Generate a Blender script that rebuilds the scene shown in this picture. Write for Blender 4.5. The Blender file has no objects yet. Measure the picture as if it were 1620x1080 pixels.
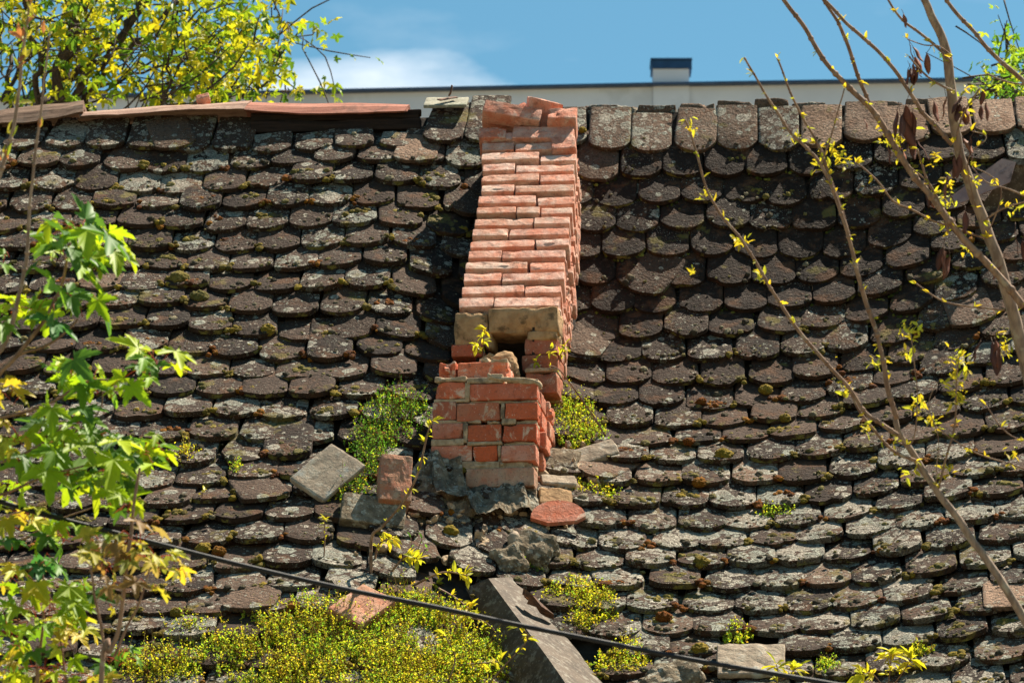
import bpy, math, random
import numpy as np
from mathutils import Vector, Matrix

# ------------------------------------------------------------------ camera, light, exposure
R = math.radians
sc = bpy.context.scene
CAM = np.array([0.0, 0.0, 1.6]); PITCH = R(15.0)
FPX = 1620 / (2 * math.tan(R(8.1)))
cam_d = bpy.data.cameras.new("camera"); cam = bpy.data.objects.new("camera", cam_d)
sc.collection.objects.link(cam); sc.camera = cam
cam.location = CAM; cam.rotation_euler = (R(90) + PITCH, 0, 0)
cam_d.angle = R(16.2); cam_d.clip_start = 0.1; cam_d.clip_end = 3000
cam_d.dof.use_dof = True; cam_d.dof.focus_distance = 13.6; cam_d.dof.aperture_fstop = 9.0
cam_d.sensor_width = 36

SUN_DIR = Vector((0.38, 0.34, 0.86)).normalized()
elev = math.asin(SUN_DIR.z); azim = math.atan2(SUN_DIR.x, SUN_DIR.y)
world = bpy.data.worlds.new("World"); sc.world = world; world.use_nodes = True
wt = world.node_tree; wt.nodes.clear()
sky = wt.nodes.new("ShaderNodeTexSky"); sky.sky_type = 'NISHITA'; sky.sun_disc = False
sky.sun_elevation = elev; sky.sun_rotation = azim
sky.air_density = 1.0; sky.dust_density = 0.3; sky.ozone_density = 2.0
wbg = wt.nodes.new("ShaderNodeBackground"); wbg.inputs[1].default_value = 0.052
wout = wt.nodes.new("ShaderNodeOutputWorld")
# thin clouds low in the sky, laid out by world direction
tc = wt.nodes.new("ShaderNodeTexCoord")
sepx = wt.nodes.new("ShaderNodeSeparateXYZ"); wt.links.new(tc.outputs['Generated'], sepx.inputs[0])
def wmath(op, a, b=None, c=None, clamp=False):
    n = wt.nodes.new("ShaderNodeMath"); n.operation = op; n.use_clamp = clamp
    for i, v in enumerate((a, b, c)):
        if v is None: continue
        if isinstance(v, (int, float)): n.inputs[i].default_value = v
        else: wt.links.new(v, n.inputs[i])
    return n.outputs[0]
wn = wt.nodes.new("ShaderNodeTexNoise"); wn.inputs['Scale'].default_value = 1.0; wn.inputs['Detail'].default_value = 7
wn.inputs['Roughness'].default_value = 0.55
wmap = wt.nodes.new("ShaderNodeMapping"); wmap.inputs['Scale'].default_value = (14, 14, 42)
wmap.inputs['Location'].default_value = (3.1, 0.4, 1.7)
wt.links.new(tc.outputs['Generated'], wmap.inputs[0]); wt.links.new(wmap.outputs[0], wn.inputs[0])
ax = wmath('MULTIPLY', wmath('ADD', sepx.outputs[0], 0.034), 24.0)
az_ = wmath('MULTIPLY', wmath('ADD', sepx.outputs[2], -0.3195), 70.0)
rr = wmath('ADD', wmath('MULTIPLY', ax, ax), wmath('MULTIPLY', az_, az_))
cl = wmath('SUBTRACT', 1.0, rr)
cl = wmath('ADD', cl, wmath('MULTIPLY', wmath('SUBTRACT', wn.outputs[0], 0.5), 3.0))
cl = wmath('MULTIPLY', wmath('MULTIPLY', cl, 0.70, clamp=True), 0.95)
fr = wmath('MULTIPLY', wmath('SUBTRACT', wn.outputs[0], 0.60, clamp=True), 0.6)
cl = wmath('MAXIMUM', cl, fr)
hs = wt.nodes.new("ShaderNodeMix"); hs.data_type = 'RGBA'; hs.blend_type = 'MULTIPLY'; hs.inputs['Factor'].default_value = 1
wt.links.new(sky.outputs[0], hs.inputs['A']); hs.inputs['B'].default_value = (0.60, 0.95, 0.88, 1)
cm = wt.nodes.new("ShaderNodeMix"); cm.data_type = 'RGBA'
wt.links.new(cl, cm.inputs['Factor']); wt.links.new(hs.outputs['Result'], cm.inputs['A'])
cm.inputs['B'].default_value = (9.6, 9.9, 10.2, 1)
wt.links.new(cm.outputs['Result'], wbg.inputs[0]); wt.links.new(wbg.outputs[0], wout.inputs[0])

sun_d = bpy.data.lights.new("sun", 'SUN'); sun_d.energy = 5.0; sun_d.angle = R(0.53); sun_d.color = (1, 0.90, 0.74)
sun = bpy.data.objects.new("sun", sun_d); sc.collection.objects.link(sun)
sun.rotation_euler = SUN_DIR.to_track_quat('Z', 'Y').to_euler(); sun.location = (8, 0, 30)
sc.view_settings.view_transform = 'Standard'; sc.view_settings.look = 'None'
sc.view_settings.exposure = 1.4; sc.view_settings.gamma = 1.0
try: sc.cycles.max_bounces = 6; sc.cycles.transparent_max_bounces = 8; sc.cycles.use_denoising = True
except Exception: pass

# ------------------------------------------------------------------ helpers
rng = np.random.default_rng(7); random.seed(7)
U = lambda a, b: float(rng.uniform(a, b))
FWD = np.array([0, math.cos(PITCH), math.sin(PITCH)]); UPV = np.array([0, -math.sin(PITCH), math.cos(PITCH)])
def ray(px, py):
    return FWD + np.array([1.0, 0, 0]) * (px - 810) / FPX + UPV * (540 - py) / FPX
def P(px, py, dist):
    """point on the sight line at a real distance in metres"""
    d = ray(px, py); return CAM + d / np.linalg.norm(d) * dist

def _hash(ix, iy, iz, seed):
    h = (ix * 374761393 + iy * 668265263 + iz * 1274126177 + seed * 974711) & 0xffffffff
    h = ((h ^ (h >> 13)) * 1103515245) & 0xffffffff
    h = (h ^ (h >> 16)) & 0xffffffff
    return h / 4294967295.0
def vnoise(p, seed=0):
    p = np.asarray(p, float) + 1000.0
    i = np.floor(p).astype(np.int64); f = p - i; f = f * f * (3 - 2 * f)
    r = 0
    for dx in (0, 1):
        for dy in (0, 1):
            for dz in (0, 1):
                w = (f[..., 0] if dx else 1 - f[..., 0]) * (f[..., 1] if dy else 1 - f[..., 1]) * (f[..., 2] if dz else 1 - f[..., 2])
                r = r + w * _hash(i[..., 0] + dx, i[..., 1] + dy, i[..., 2] + dz, seed)
    return r * 2 - 1
def fbm(p, seed=0, oct=3):
    p = np.asarray(p, float); a = 1.0; r = 0
    for k in range(oct):
        r = r + a * vnoise(p * (2 ** k), seed + k * 17); a *= 0.5
    return r

class MB:
    def __init__(s): s.v = []; s.f = []; s.c = []; s.n = 0
    def add(s, verts, faces, col=(1, 1, 1, 1)):
        verts = np.asarray(verts, float).reshape(-1, 3)
        c = np.asarray(col, float)
        if c.ndim == 1: c = np.tile(c, (len(verts), 1))
        s.v.append(verts); s.c.append(c)
        n = s.n
        if isinstance(faces, np.ndarray): s.f.extend((faces + n).tolist())
        else: s.f.extend([[i + n for i in f] for f in faces])
        s.n += len(verts)
    def inst(s, tv, tf, Ms, Ts, cols):
        """many placements of a template: Ms (N,3,3) columns = axes incl. scale, Ts (N,3), cols (N,4)"""
        Ms = np.asarray(Ms); Ts = np.asarray(Ts); cols = np.asarray(cols, float)
        V = np.einsum('nij,mj->nmi', Ms, tv) + Ts[:, None, :]
        N, m = V.shape[:2]
        tf = np.asarray(tf)
        F = (tf[None] + (np.arange(N) * m)[:, None, None]).reshape(-1, tf.shape[1])
        s.add(V.reshape(-1, 3), F, np.repeat(cols, m, axis=0))
    def build(s, name, mat, parent=None, origin=None, smooth=True):
        V = np.concatenate(s.v); C = np.concatenate(s.c)
        if origin is None: origin = np.array([V[:, 0].mean(), V[:, 1].mean(), V[:, 2].min()])
        origin = np.asarray(origin, float)
        me = bpy.data.meshes.new(name)
        me.from_pydata((V - origin).tolist(), [], s.f)
        ca = me.color_attributes.new('col', 'FLOAT_COLOR', 'POINT')
        ca.data.foreach_set('color', C.astype(np.float32).ravel())
        me.polygons.foreach_set('use_smooth', [smooth] * len(me.polygons))
        me.materials.append(mat); me.update()
        o = bpy.data.objects.new(name, me); sc.collection.objects.link(o)
        if parent is not None:
            o.parent = parent
            pw = np.array([0.0, 0, 0]); q = parent
            while q is not None: pw = pw + np.array(q.location); q = q.parent
            o.location = origin - pw
        else: o.location = origin
        return o
def tag(o, label=None, cat=None, group=None, kind=None):
    if label: o['label'] = label
    if cat: o['category'] = cat
    if group: o['group'] = group
    if kind: o['kind'] = kind
    return o
def empty(name, loc, **k):
    o = bpy.data.objects.new(name, None); sc.collection.objects.link(o); o.location = loc
    o.empty_display_size = 0.1
    return tag(o, **k)

def nrm(v): v = np.asarray(v, float); return v / (np.linalg.norm(v, axis=-1, keepdims=True) + 1e-12)
def smooth_path(pts, rad, sub=5):
    pts = np.asarray(pts, float); rad = np.asarray(rad, float); n = len(pts)
    if n < 3: sub = max(sub, 3)
    out = []; orr = []
    for i in range(n - 1):
        p0 = pts[max(i - 1, 0)]; p1 = pts[i]; p2 = pts[i + 1]; p3 = pts[min(i + 2, n - 1)]
        for k in range(sub):
            t = k / sub
            out.append(0.5 * ((2 * p1) + (-p0 + p2) * t + (2 * p0 - 5 * p1 + 4 * p2 - p3) * t * t + (-p0 + 3 * p1 - 3 * p2 + p3) * t ** 3))
            orr.append(rad[i] * (1 - t) + rad[i + 1] * t)
    out.append(pts[-1]); orr.append(rad[-1])
    return np.array(out), np.array(orr)
def tube(mb, pts, rad, sides=7, sub=5, col=(1, 1, 1, 1), wob=0.0, seed=0, knob=0.0):
    p, r = smooth_path(pts, rad, sub)
    if wob: p = p + np.stack([fbm(p * 9 + 7, seed, 2), fbm(p * 9 + 31, seed + 1, 2), fbm(p * 9 + 57, seed + 2, 2)], 1) * wob
    t = nrm(np.gradient(p, axis=0)); a = np.array([0.31, -0.9, 0.2])
    u = nrm(np.cross(t, a)); w = np.cross(t, u)
    th = np.arange(sides) / sides * 2 * math.pi
    rr_ = r[:, None] * np.ones(sides)[None]
    if knob: rr_ = rr_ * (1 + knob * fbm(np.stack([p[:, 0:1] * 20 + np.cos(th), p[:, 1:2] * 20 + np.sin(th), p[:, 2:3] * 12 + 0 * th], -1), seed + 5, 2))
    V = p[:, None] + rr_[..., None] * (np.cos(th)[None, :, None] * u[:, None] + np.sin(th)[None, :, None] * w[:, None])
    n = len(p); F = []
    for i in range(n - 1):
        for j in range(sides):
            k = (j + 1) % sides; F.append([i * sides + j, i * sides + k, (i + 1) * sides + k, (i + 1) * sides + j])
    F.append(list(range(sides))[::-1]); F.append([(n - 1) * sides + j for j in range(sides)])
    mb.add(V.reshape(-1, 3), F, col)
    return p, t, r

# rounded, subdivided box template
def box_template(nx, ny, nz):
    idx = {}; V = []; F = []
    def co(i, n):
        if n < 4: return i / n - .5
        if i == 0: return -.5
        if i == n: return .5
        e = .5 / n ; return -.5 + e * .55 + (i - 1) / (n - 2) * (1 - 1.1 * e)
    def vid(i, j, k):
        if (i, j, k) not in idx: idx[(i, j, k)] = len(V); V.append((co(i, nx), co(j, ny), co(k, nz)))
        return idx[(i, j, k)]
    for i in range(nx):
        for j in range(ny):
            F.append([vid(i, j, 0), vid(i, j + 1, 0), vid(i + 1, j + 1, 0), vid(i + 1, j, 0)])
            F.append([vid(i, j, nz), vid(i + 1, j, nz), vid(i + 1, j + 1, nz), vid(i, j + 1, nz)])
    for i in range(nx):
        for k in range(nz):
            F.append([vid(i, 0, k), vid(i + 1, 0, k), vid(i + 1, 0, k + 1), vid(i, 0, k + 1)])
            F.append([vid(i, ny, k), vid(i, ny, k + 1), vid(i + 1, ny, k + 1), vid(i + 1, ny, k)])
    for j in range(ny):
        for k in range(nz):
            F.append([vid(0, j, k), vid(0, j, k + 1), vid(0, j + 1, k + 1), vid(0, j + 1, k)])
            F.append([vid(nx, j, k), vid(nx, j + 1, k), vid(nx, j + 1, k + 1), vid(nx, j, k + 1)])
    return np.array(V), np.array(F)
BT = box_template(16, 7, 7); BT_S = box_template(14, 12, 10)
_bs = [0]
def block(mb, c, A, dims, col, rad=0.007, rough=0.003, chip=0.010, tmpl=None, taper=0):
    """worn block: c centre, A 3x3 rows = axes, dims sizes"""
    _bs[0] += 1; sd = _bs[0]
    tv, tf = tmpl or BT
    d = np.array(dims, float); v = tv * d
    inner = np.clip(v, -(d / 2 - rad), d / 2 - rad)
    off = v - inner; L = np.linalg.norm(off, axis=1, keepdims=True)
    v = inner + off / np.maximum(L, 1e-9) * np.minimum(L, rad)
    if taper: v[:, 0] *= 1 - taper * (v[:, 2] / d[2] + .5)
    nn = nrm(v / d)
    q = v + sd * 3.7
    v = v + nn * (fbm(q * 22, sd, 3)[:, None] * rough)
    ch = np.clip(fbm(q * 13 + 40, sd + 5, 2) - .35, 0, 1)[:, None] * (np.linalg.norm(v / d, axis=1, keepdims=True) > .55)
    v = v * (1 - np.minimum(ch * chip / d.min() * 3, .25))
    mb.add(np.asarray(c) + v @ np.asarray(A), tf, col)

# icosphere
def ico(sub):
    t = (1 + 5 ** .5) / 2
    V = [(-1, t, 0), (1, t, 0), (-1, -t, 0), (1, -t, 0), (0, -1, t), (0, 1, t), (0, -1, -t), (0, 1, -t), (t, 0, -1), (t, 0, 1), (-t, 0, -1), (-t, 0, 1)]
    F = [(0, 11, 5), (0, 5, 1), (0, 1, 7), (0, 7, 10), (0, 10, 11), (1, 5, 9), (5, 11, 4), (11, 10, 2), (10, 7, 6), (7, 1, 8), (3, 9, 4), (3, 4, 2), (3, 2, 6), (3, 6, 8), (3, 8, 9), (4, 9, 5), (2, 4, 11), (6, 2, 10), (8, 6, 7), (9, 8, 1)]
    V = [tuple(nrm(v)) for v in V]
    for _ in range(sub):
        c = {}; G = []
        def mid(a, b):
            k = (min(a, b), max(a, b))
            if k not in c: c[k] = len(V); V.append(tuple(nrm(np.array(V[a]) + np.array(V[b]))))
            return c[k]
        for a, b, d in F:
            x, y, z = mid(a, b), mid(b, d), mid(d, a); G += [(a, x, z), (b, y, x), (d, z, y), (x, y, z)]
        F = G
    return np.array(V), np.array(F)
ICO1, ICO2, ICO3 = ico(1), ico(2), ico(3)

# ------------------------------------------------------------------ materials
class MT:
    def __init__(s, name, rough=.85, spec=.25):
        s.m = bpy.data.materials.new(name); s.m.use_nodes = True; s.t = s.m.node_tree
        s.b = s.t.nodes['Principled BSDF']; s.out = s.t.nodes['Material Output']
        s.b.inputs['Roughness'].default_value = rough; s.b.inputs['Specular IOR Level'].default_value = spec
        s.tc = s.t.nodes.new("ShaderNodeTexCoord").outputs['Object']
        s.at = s.t.nodes.new("ShaderNodeAttribute"); s.at.attribute_name = 'col'
        sp = s.t.nodes.new("ShaderNodeSeparateColor"); s.t.links.new(s.at.outputs['Color'], sp.inputs[0])
        s.r, s.g, s.bl = sp.outputs; s.a = s.at.outputs['Alpha']; s.col = s.at.outputs['Color']
    def noise(s, scale, detail=5, rough=.55, vec=None, dist=0, out=0):
        n = s.t.nodes.new("ShaderNodeTexNoise"); n.inputs['Scale'].default_value = scale
        n.inputs['Detail'].default_value = detail; n.inputs['Roughness'].default_value = rough; n.inputs['Distortion'].default_value = dist
        s.t.links.new(vec or s.tc, n.inputs[0]); return n.outputs[out]
    def voro(s, scale, feature='F1', out='Distance', vec=None):
        n = s.t.nodes.new("ShaderNodeTexVoronoi"); n.feature = feature; n.inputs['Scale'].default_value = scale
        s.t.links.new(vec or s.tc, n.inputs['Vector']); return n.outputs[out]
    def ramp(s, x, a, b, lo=0., hi=1.):
        n = s.t.nodes.new("ShaderNodeMapRange"); n.interpolation_type = 'SMOOTHSTEP'
        for k, v in ((1, a), (2, b), (3, lo), (4, hi)): n.inputs[k].default_value = v
        s.t.links.new(x, n.inputs[0]); return n.outputs[0]
    def math(s, op, a, b=0., clamp=False):
        n = s.t.nodes.new("ShaderNodeMath"); n.operation = op; n.use_clamp = clamp
        for i, v in enumerate((a, b)):
            if isinstance(v, (int, float)): n.inputs[i].default_value = v
            else: s.t.links.new(v, n.inputs[i])
        return n.outputs[0]
    def mix(s, f, a, b, mode='MIX'):
        n = s.t.nodes.new("ShaderNodeMix"); n.data_type = 'RGBA'; n.blend_type = mode
        for k, v in (('Factor', f), ('A', a), ('B', b)):
            if isinstance(v, (int, float)): n.inputs[k].default_value = v
            elif isinstance(v, tuple): n.inputs[k].default_value = v if len(v) == 4 else v + (1,)
            else: s.t.links.new(v, n.inputs[k])
        return n.outputs['Result']
    def bump(s, h, dist=.003, strength=1., prev=None):
        n = s.t.nodes.new("ShaderNodeBump"); n.inputs['Distance'].default_value = dist; n.inputs['Strength'].default_value = strength
        s.t.links.new(h, n.inputs['Height'])
        if prev: s.t.links.new(prev, n.inputs['Normal'])
        s.t.links.new(n.outputs[0], s.b.inputs['Normal']); return n.outputs[0]
    def color(s, c): s.t.links.new(c, s.b.inputs['Base Color'])

def mat_tile():
    m = MT("weathered_clay_tile", .92, .15)
    n0 = m.noise(5, 6); n1 = m.noise(38, 8, .65)
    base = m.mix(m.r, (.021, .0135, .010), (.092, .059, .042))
    base = m.mix(m.a, base, (.34, .22, .15))
    base = m.mix(m.ramp(n0, .35, .65), base, (.62, .58, .54), 'MULTIPLY')
    base = m.mix(m.math('MULTIPLY', m.ramp(n1, .52, .72), .55), base, (.15, .105, .08))
    base = m.mix(m.ramp(m.noise(85, 5, .6), .50, .62, 0, .55), base, (.018, .013, .011))
    base = m.mix(m.math('MULTIPLY', m.ramp(m.noise(10, 6, .65), .50, .66), .6), base, (.125, .058, .028))
    # pale crustose lichen: rosettes of many sizes with ragged rims
    dn = m.t.nodes.new("ShaderNodeTexNoise"); dn.inputs['Scale'].default_value = 60; dn.inputs['Detail'].default_value = 6; dn.inputs['Roughness'].default_value = .7
    m.t.links.new(m.tc, dn.inputs[0])
    vm = m.t.nodes.new("ShaderNodeVectorMath"); vm.operation = 'MULTIPLY_ADD'; m.t.links.new(dn.outputs['Color'], vm.inputs[0])
    vm.inputs[1].default_value = (.022, .022, .022); m.t.links.new(m.tc, vm.inputs[2]); dv = vm.outputs[0]
    patch = m.noise(6.5, 3)
    tot = None; ringt = None
    for sc_, lo_, hi_ in ((11, .50, .10), (24, .55, .16), (55, .60, .18)):
        v = m.t.nodes.new("ShaderNodeTexVoronoi"); v.inputs['Scale'].default_value = sc_; m.t.links.new(dv, v.inputs['Vector'])
        sp_ = m.t.nodes.new("ShaderNodeSeparateColor"); m.t.links.new(v.outputs['Color'], sp_.inputs[0])
        rad_ = m.math('MULTIPLY', m.math('SUBTRACT', m.math('ADD', m.math('MULTIPLY', m.bl, .62), m.math('MULTIPLY', patch, .9)), m.math('ADD', m.math('MULTIPLY', sp_.outputs[0], .75), .22)), .75)
        df = m.math('SUBTRACT', rad_, v.outputs['Distance'])
        k = m.ramp(df, 0., .05)
        inner = m.ramp(df, .10, .22, 1., .55)
        k = m.math('MULTIPLY', k, inner)
        tot = k if tot is None else m.math('MAXIMUM', tot, k)
    l1 = m.math('MULTIPLY', tot, m.ramp(m.noise(150, 5, .65), .38, .56, .25, 1.))
    spk = m.math('MULTIPLY', m.ramp(m.voro(120), .14, .24, 1, 0), m.ramp(m.math('ADD', m.noise(11, 3), m.math('MULTIPLY', m.bl, .2)), .52, .66))
    l1 = m.math('MAXIMUM', l1, spk)
    lc = m.mix(m.ramp(m.noise(9, 3), .42, .58), (.52, .47, .38), (.38, .39, .32))
    l1 = m.math('MULTIPLY', l1, m.ramp(m.bl, .02, .15))
    base = m.mix(m.math('MULTIPLY', l1, .9), base, lc)
    # yellow-green lichen on the lower edges
    ye = m.math('MULTIPLY', m.ramp(m.g, .35, .75), m.ramp(m.noise(15, 5, .6), .545, .63))
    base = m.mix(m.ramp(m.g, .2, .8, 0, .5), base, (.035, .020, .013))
    base = m.mix(m.math('MULTIPLY', ye, .7), base, (.22, .20, .05))
    base = m.mix(m.math('MULTIPLY', m.ramp(m.noise(7, 4, .6), .60, .68), .55), base, (.17, .14, .035))
    m.color(base)
    h = m.math('ADD', m.math('MULTIPLY', n1, .8), m.math('MULTIPLY', l1, .5))
    h = m.math('ADD', h, m.math('MULTIPLY', m.noise(170, 4, .6), .5))
    h = m.math('ADD', h, m.math('MULTIPLY', m.noise(75, 3, .5), 1.1))
    m.bump(h, .009, 1.); return m.m
def mat_brick():
    # r = tone, g = dusty paleness, b = soot or stain
    m = MT("old_red_brick", .9, .2)
    n = m.noise(26, 8, .65)
    red = m.mix(m.r, (.34, .042, .018), (.66, .15, .055))
    pale = m.mix(m.ramp(m.noise(14, 5), .35, .65), (.60, .29, .20), (.74, .53, .43))
    f = m.math('MULTIPLY', m.g, m.ramp(n, .28, .6, .55, 1.))
    c = m.mix(f, red, pale)
    c = m.mix(m.math('MULTIPLY', m.ramp(m.noise(12, 8, .7, dist=.8), .53, .62), m.ramp(m.g, 0, .8, .85, .4)), c, (.66, .50, .38))
    c = m.mix(m.math('MULTIPLY', m.ramp(m.noise(18, 6, .6), .55, .70), m.ramp(m.bl, 0, 1, .45, .95)), c, (.06, .022, .014))
    c = m.mix(m.math('MULTIPLY', m.bl, m.ramp(n, .3, .6, .4, .9)), c, (.30, .20, .12))
    c = m.mix(m.ramp(m.noise(140, 4, .6), .56, .66, 0, .45), c, (.13, .05, .035))
    c = m.mix(m.ramp(m.voro(60), .10, .16, .30, 0), c, (.7, .6, .52))
    m.color(c)
    m.bump(m.math('ADD', m.noise(60, 8, .7), m.math('MULTIPLY', n, 1.5)), .006, .9); return m.m
def mat_plain(name, c1, c2, scale=20, rough=.85, bump=.003, spec=.2, stain=None, sscale=8, metal=0, lich=0):
    m = MT(name, rough, spec); n = m.noise(scale, 7, .65)
    c = m.mix(m.ramp(n, .35, .65), c1, c2)
    if stain: c = m.mix(m.ramp(m.noise(sscale, 7, .65), .52, .64, 0, .85), c, stain)
    if lich:
        c = m.mix(m.math('MULTIPLY', m.ramp(m.noise(24, 8, .7), .54, .60), lich), c, (.48, .46, .38))
        c = m.mix(m.math('MULTIPLY', m.ramp(m.voro(55), .15, .25, 1, 0), lich * .8), c, (.50, .47, .35))
    m.color(c); m.b.inputs['Metallic'].default_value = metal
    if bump: m.bump(m.noise(scale * 2.2, 7, .7), bump, .9)
    return m.m
def mat_attr(name, rough=.8, bscale=160, bump=.002, var=.5, spec=.15):
    m = MT(name, rough, spec); n = m.noise(bscale, 5, .6)
    m.color(m.mix(m.ramp(n, .35, .65, 0, var), m.col, (.25, .25, .25), 'MULTIPLY'))
    if bump: m.bump(n, bump, 1)
    return m.m
def mat_leaf(name, trans=.45, rough=.42, spec=.35):
    m = MT(name, rough, spec)
    n = m.noise(34, 3, .5)
    c = m.mix(m.ramp(n, .3, .7, 0, .35), m.col, (.55, .62, .4), 'MULTIPLY')
    m.color(c)
    tr = m.t.nodes.new("ShaderNodeBsdfTranslucent"); mx = m.t.nodes.new("ShaderNodeMixShader")
    m.t.links.new(m.mix(1., c, (1.10, 1.05, .5), 'MULTIPLY'), tr.inputs[0]); mx.inputs[0].default_value = trans
    m.t.links.new(m.b.outputs[0], mx.inputs[1]); m.t.links.new(tr.outputs[0], mx.inputs[2])
    m.t.links.new(mx.outputs[0], m.out.inputs[0]); return m.m
def mat_bark(name, c1, c2, c3=(.35, .3, .22)):
    m = MT(name, .8, .25)
    mp = m.t.nodes.new("ShaderNodeMapping"); mp.inputs['Scale'].default_value = (60, 60, 9); m.t.links.new(m.tc, mp.inputs[0])
    n = m.noise(1, 6, .6, vec=mp.outputs[0])
    c = m.mix(m.ramp(n, .35, .65), c1, c2); c = m.mix(m.ramp(m.noise(30, 5), .58, .68, 0, .6), c, c3)
    m.color(c); m.bump(n, .002, .8); return m.m
def mat_plank(name, c1, c2, c3):
    m = MT(name, .85, .2)
    mp = m.t.nodes.new("ShaderNodeMapping"); mp.inputs['Scale'].default_value = (3, 60, 60); m.t.links.new(m.tc, mp.inputs[0])
    n = m.noise(1, 8, .7, vec=mp.outputs[0])
    c = m.mix(m.ramp(n, .35, .65), c1, c2); c = m.mix(m.ramp(m.noise(12, 6, .65), .52, .66, 0, .75), c, c3)
    m.color(c); m.bump(n, .003, .9); return m.m

M = dict(
    tile=mat_tile(), brick=mat_brick(),
    mortar=mat_plain("crumbling_lime_mortar", (.34, .235, .14), (.50, .375, .25), 40, .95, .008, stain=(.12, .09, .065)),
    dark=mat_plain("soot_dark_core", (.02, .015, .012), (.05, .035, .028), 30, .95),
    stone=mat_plain("weathered_sandstone", (.30, .175, .085), (.46, .29, .15), 16, .95, .010, stain=(.10, .065, .035), sscale=13),
    render=mat_plain("lichened_cement", (.125, .097, .066), (.27, .215, .15), 30, .98, .015, .04, stain=(.04, .034, .027), lich=.6),
    slab=mat_plain("pale_slab", (.26, .20, .145), (.38, .30, .22), 22, .95, .006, stain=(.36, .38, .35), sscale=9, lich=.3),
    mud=mat_plain("roof_underlay", (.02, .016, .013), (.05, .038, .03), 14, .95, .006),
    ridge_wood=mat_plank("weathered_ridge_wood", (.10, .055, .035), (.27, .17, .115), (.14, .10, .075)),
    ridge_red=mat_plank("faded_red_ridge_sheet", (.26, .085, .055), (.42, .18, .125), (.15, .07, .05)),
    ridge_pink=mat_plank("pale_brown_ridge_sheet", (.27, .15, .11), (.42, .28, .21), (.17, .10, .075)),
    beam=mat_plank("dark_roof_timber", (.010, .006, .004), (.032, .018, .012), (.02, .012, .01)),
    flash=mat_plain("corroded_brown_flashing", (.050, .036, .025), (.095, .068, .047), 9, .8, .0015, .2, stain=(.13, .10, .075), sscale=34, lich=.22),
    flash2=mat_plain("brown_painted_sheet", (.27, .15, .125), (.40, .26, .22), 7, .5, .001, .4, stain=(.10, .06, .05), metal=.2),
    rust=mat_plain("rusty_iron", (.07, .035, .022), (.17, .08, .045), 60, .8, .002, .3),
    capstone=mat_plain("grey_green_cap_tile", (.20, .19, .145), (.30, .28, .21), 30, .9, .004, stain=(.16, .17, .12), lich=.5),
    leaf=mat_leaf("maple_leaf_blade", .5, .5, .18), tleaf=mat_leaf("tree_leaf_blade", .55, .5, .2), weed=mat_leaf("weed_leaf", .5, .6, .15),
    moss=mat_attr("moss_cushion", .95, 320, .010, .85), pod=mat_leaf("dry_seed_pod", .2, .7),
    bark=mat_bark("smooth_grey_brown_bark", (.17, .115, .085), (.30, .215, .155)),
    bark2=mat_bark("red_brown_twig_bark", (.15, .085, .055), (.27, .17, .11)),
    bark3=mat_bark("dark_maple_bark", (.035, .025, .018), (.09, .06, .045), (.12, .09, .06)),
    wall=mat_plain("pale_grey_plaster", (.60, .60, .66), (.66, .66, .72), 1.2, .95, 0, stain=(.52, .52, .56), sscale=.8),
    coping=mat_plain("dark_blue_metal_coping", (.012, .040, .10), (.02, .06, .14), 5, .4, 0, .5, metal=.3),
    cable=mat_plain("black_cable_sheath", (.008, .009, .012), (.014, .015, .019), 20, .55, 0, .25),
    plaster=mat_plain("old_house_plaster", (.45, .38, .28), (.55, .48, .37), 4, .95, .003, stain=(.3, .25, .2)),
    grass=mat_plain("dry_grass_ground", (.15, .125, .08), (.22, .185, .12), 1.5, .95, .02),
    glass=mat_plain("window_glass", (.02, .025, .03), (.03, .035, .04), 3, .08, 0, .6),
    white=mat_plain("window_frame_paint", (.6, .58, .54), (.7, .68, .64), 8, .6, 0),
)

# ------------------------------------------------------------------ the roof surface (house frame: x along ridge, s down the slope)
HO = np.array([0.0, 15.17, 0.0]); YAW = R(-4.2); RZ = 6.725
HX = np.array([math.cos(YAW), math.sin(YAW), 0]); HY = np.array([-math.sin(YAW), math.cos(YAW), 0]); HZ = np.array([0, 0, 1.0])
def to_w(l): l = np.asarray(l, float); return HO + l[..., 0:1] * HX + l[..., 1:2] * HY + l[..., 2:3] * HZ
def to_l(w): d = np.asarray(w, float) - HO; return np.array([d @ HX, d @ HY, d @ HZ])
SG = np.arange(0, 6.0, .01)
aL = np.interp(SG, [0, .28, 1.2, 2.2, 3.2, 4.4, 6], [53, 52, 48, 44.5, 41.5, 39.5, 38.5])
aR = np.interp(SG, [0, .5, 1.1, 1.4, 1.75, 2.05, 2.9, 4, 6], [63, 64, 60, 55, 48.5, 41.8, 41.2, 39.2, 38.3])
def integ(a):
    r = np.radians(a); return -np.concatenate([[0], np.cumsum(np.cos(r[:-1]) * .01)]), -np.concatenate([[0], np.cumsum(np.sin(r[:-1]) * .01)])
YL, ZL = integ(aL); YR, ZR = integ(aR)
def sstep(x, a, b): t = np.clip((x - a) / (b - a), 0, 1); return t * t * (3 - 2 * t)
def wblend(x): return sstep(x, -.55, .5) * (1 - .55 * sstep(x, 1.1, 2.3))
def und(x, s): return .012 * np.sin(2.3 * x + 1.1 * s + 1) * np.sin(1.7 * s + .5) + .008 * np.sin(4.9 * x - 2.2 * s) + .006 * np.sin(7.3 * s + 3 * x)
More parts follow.
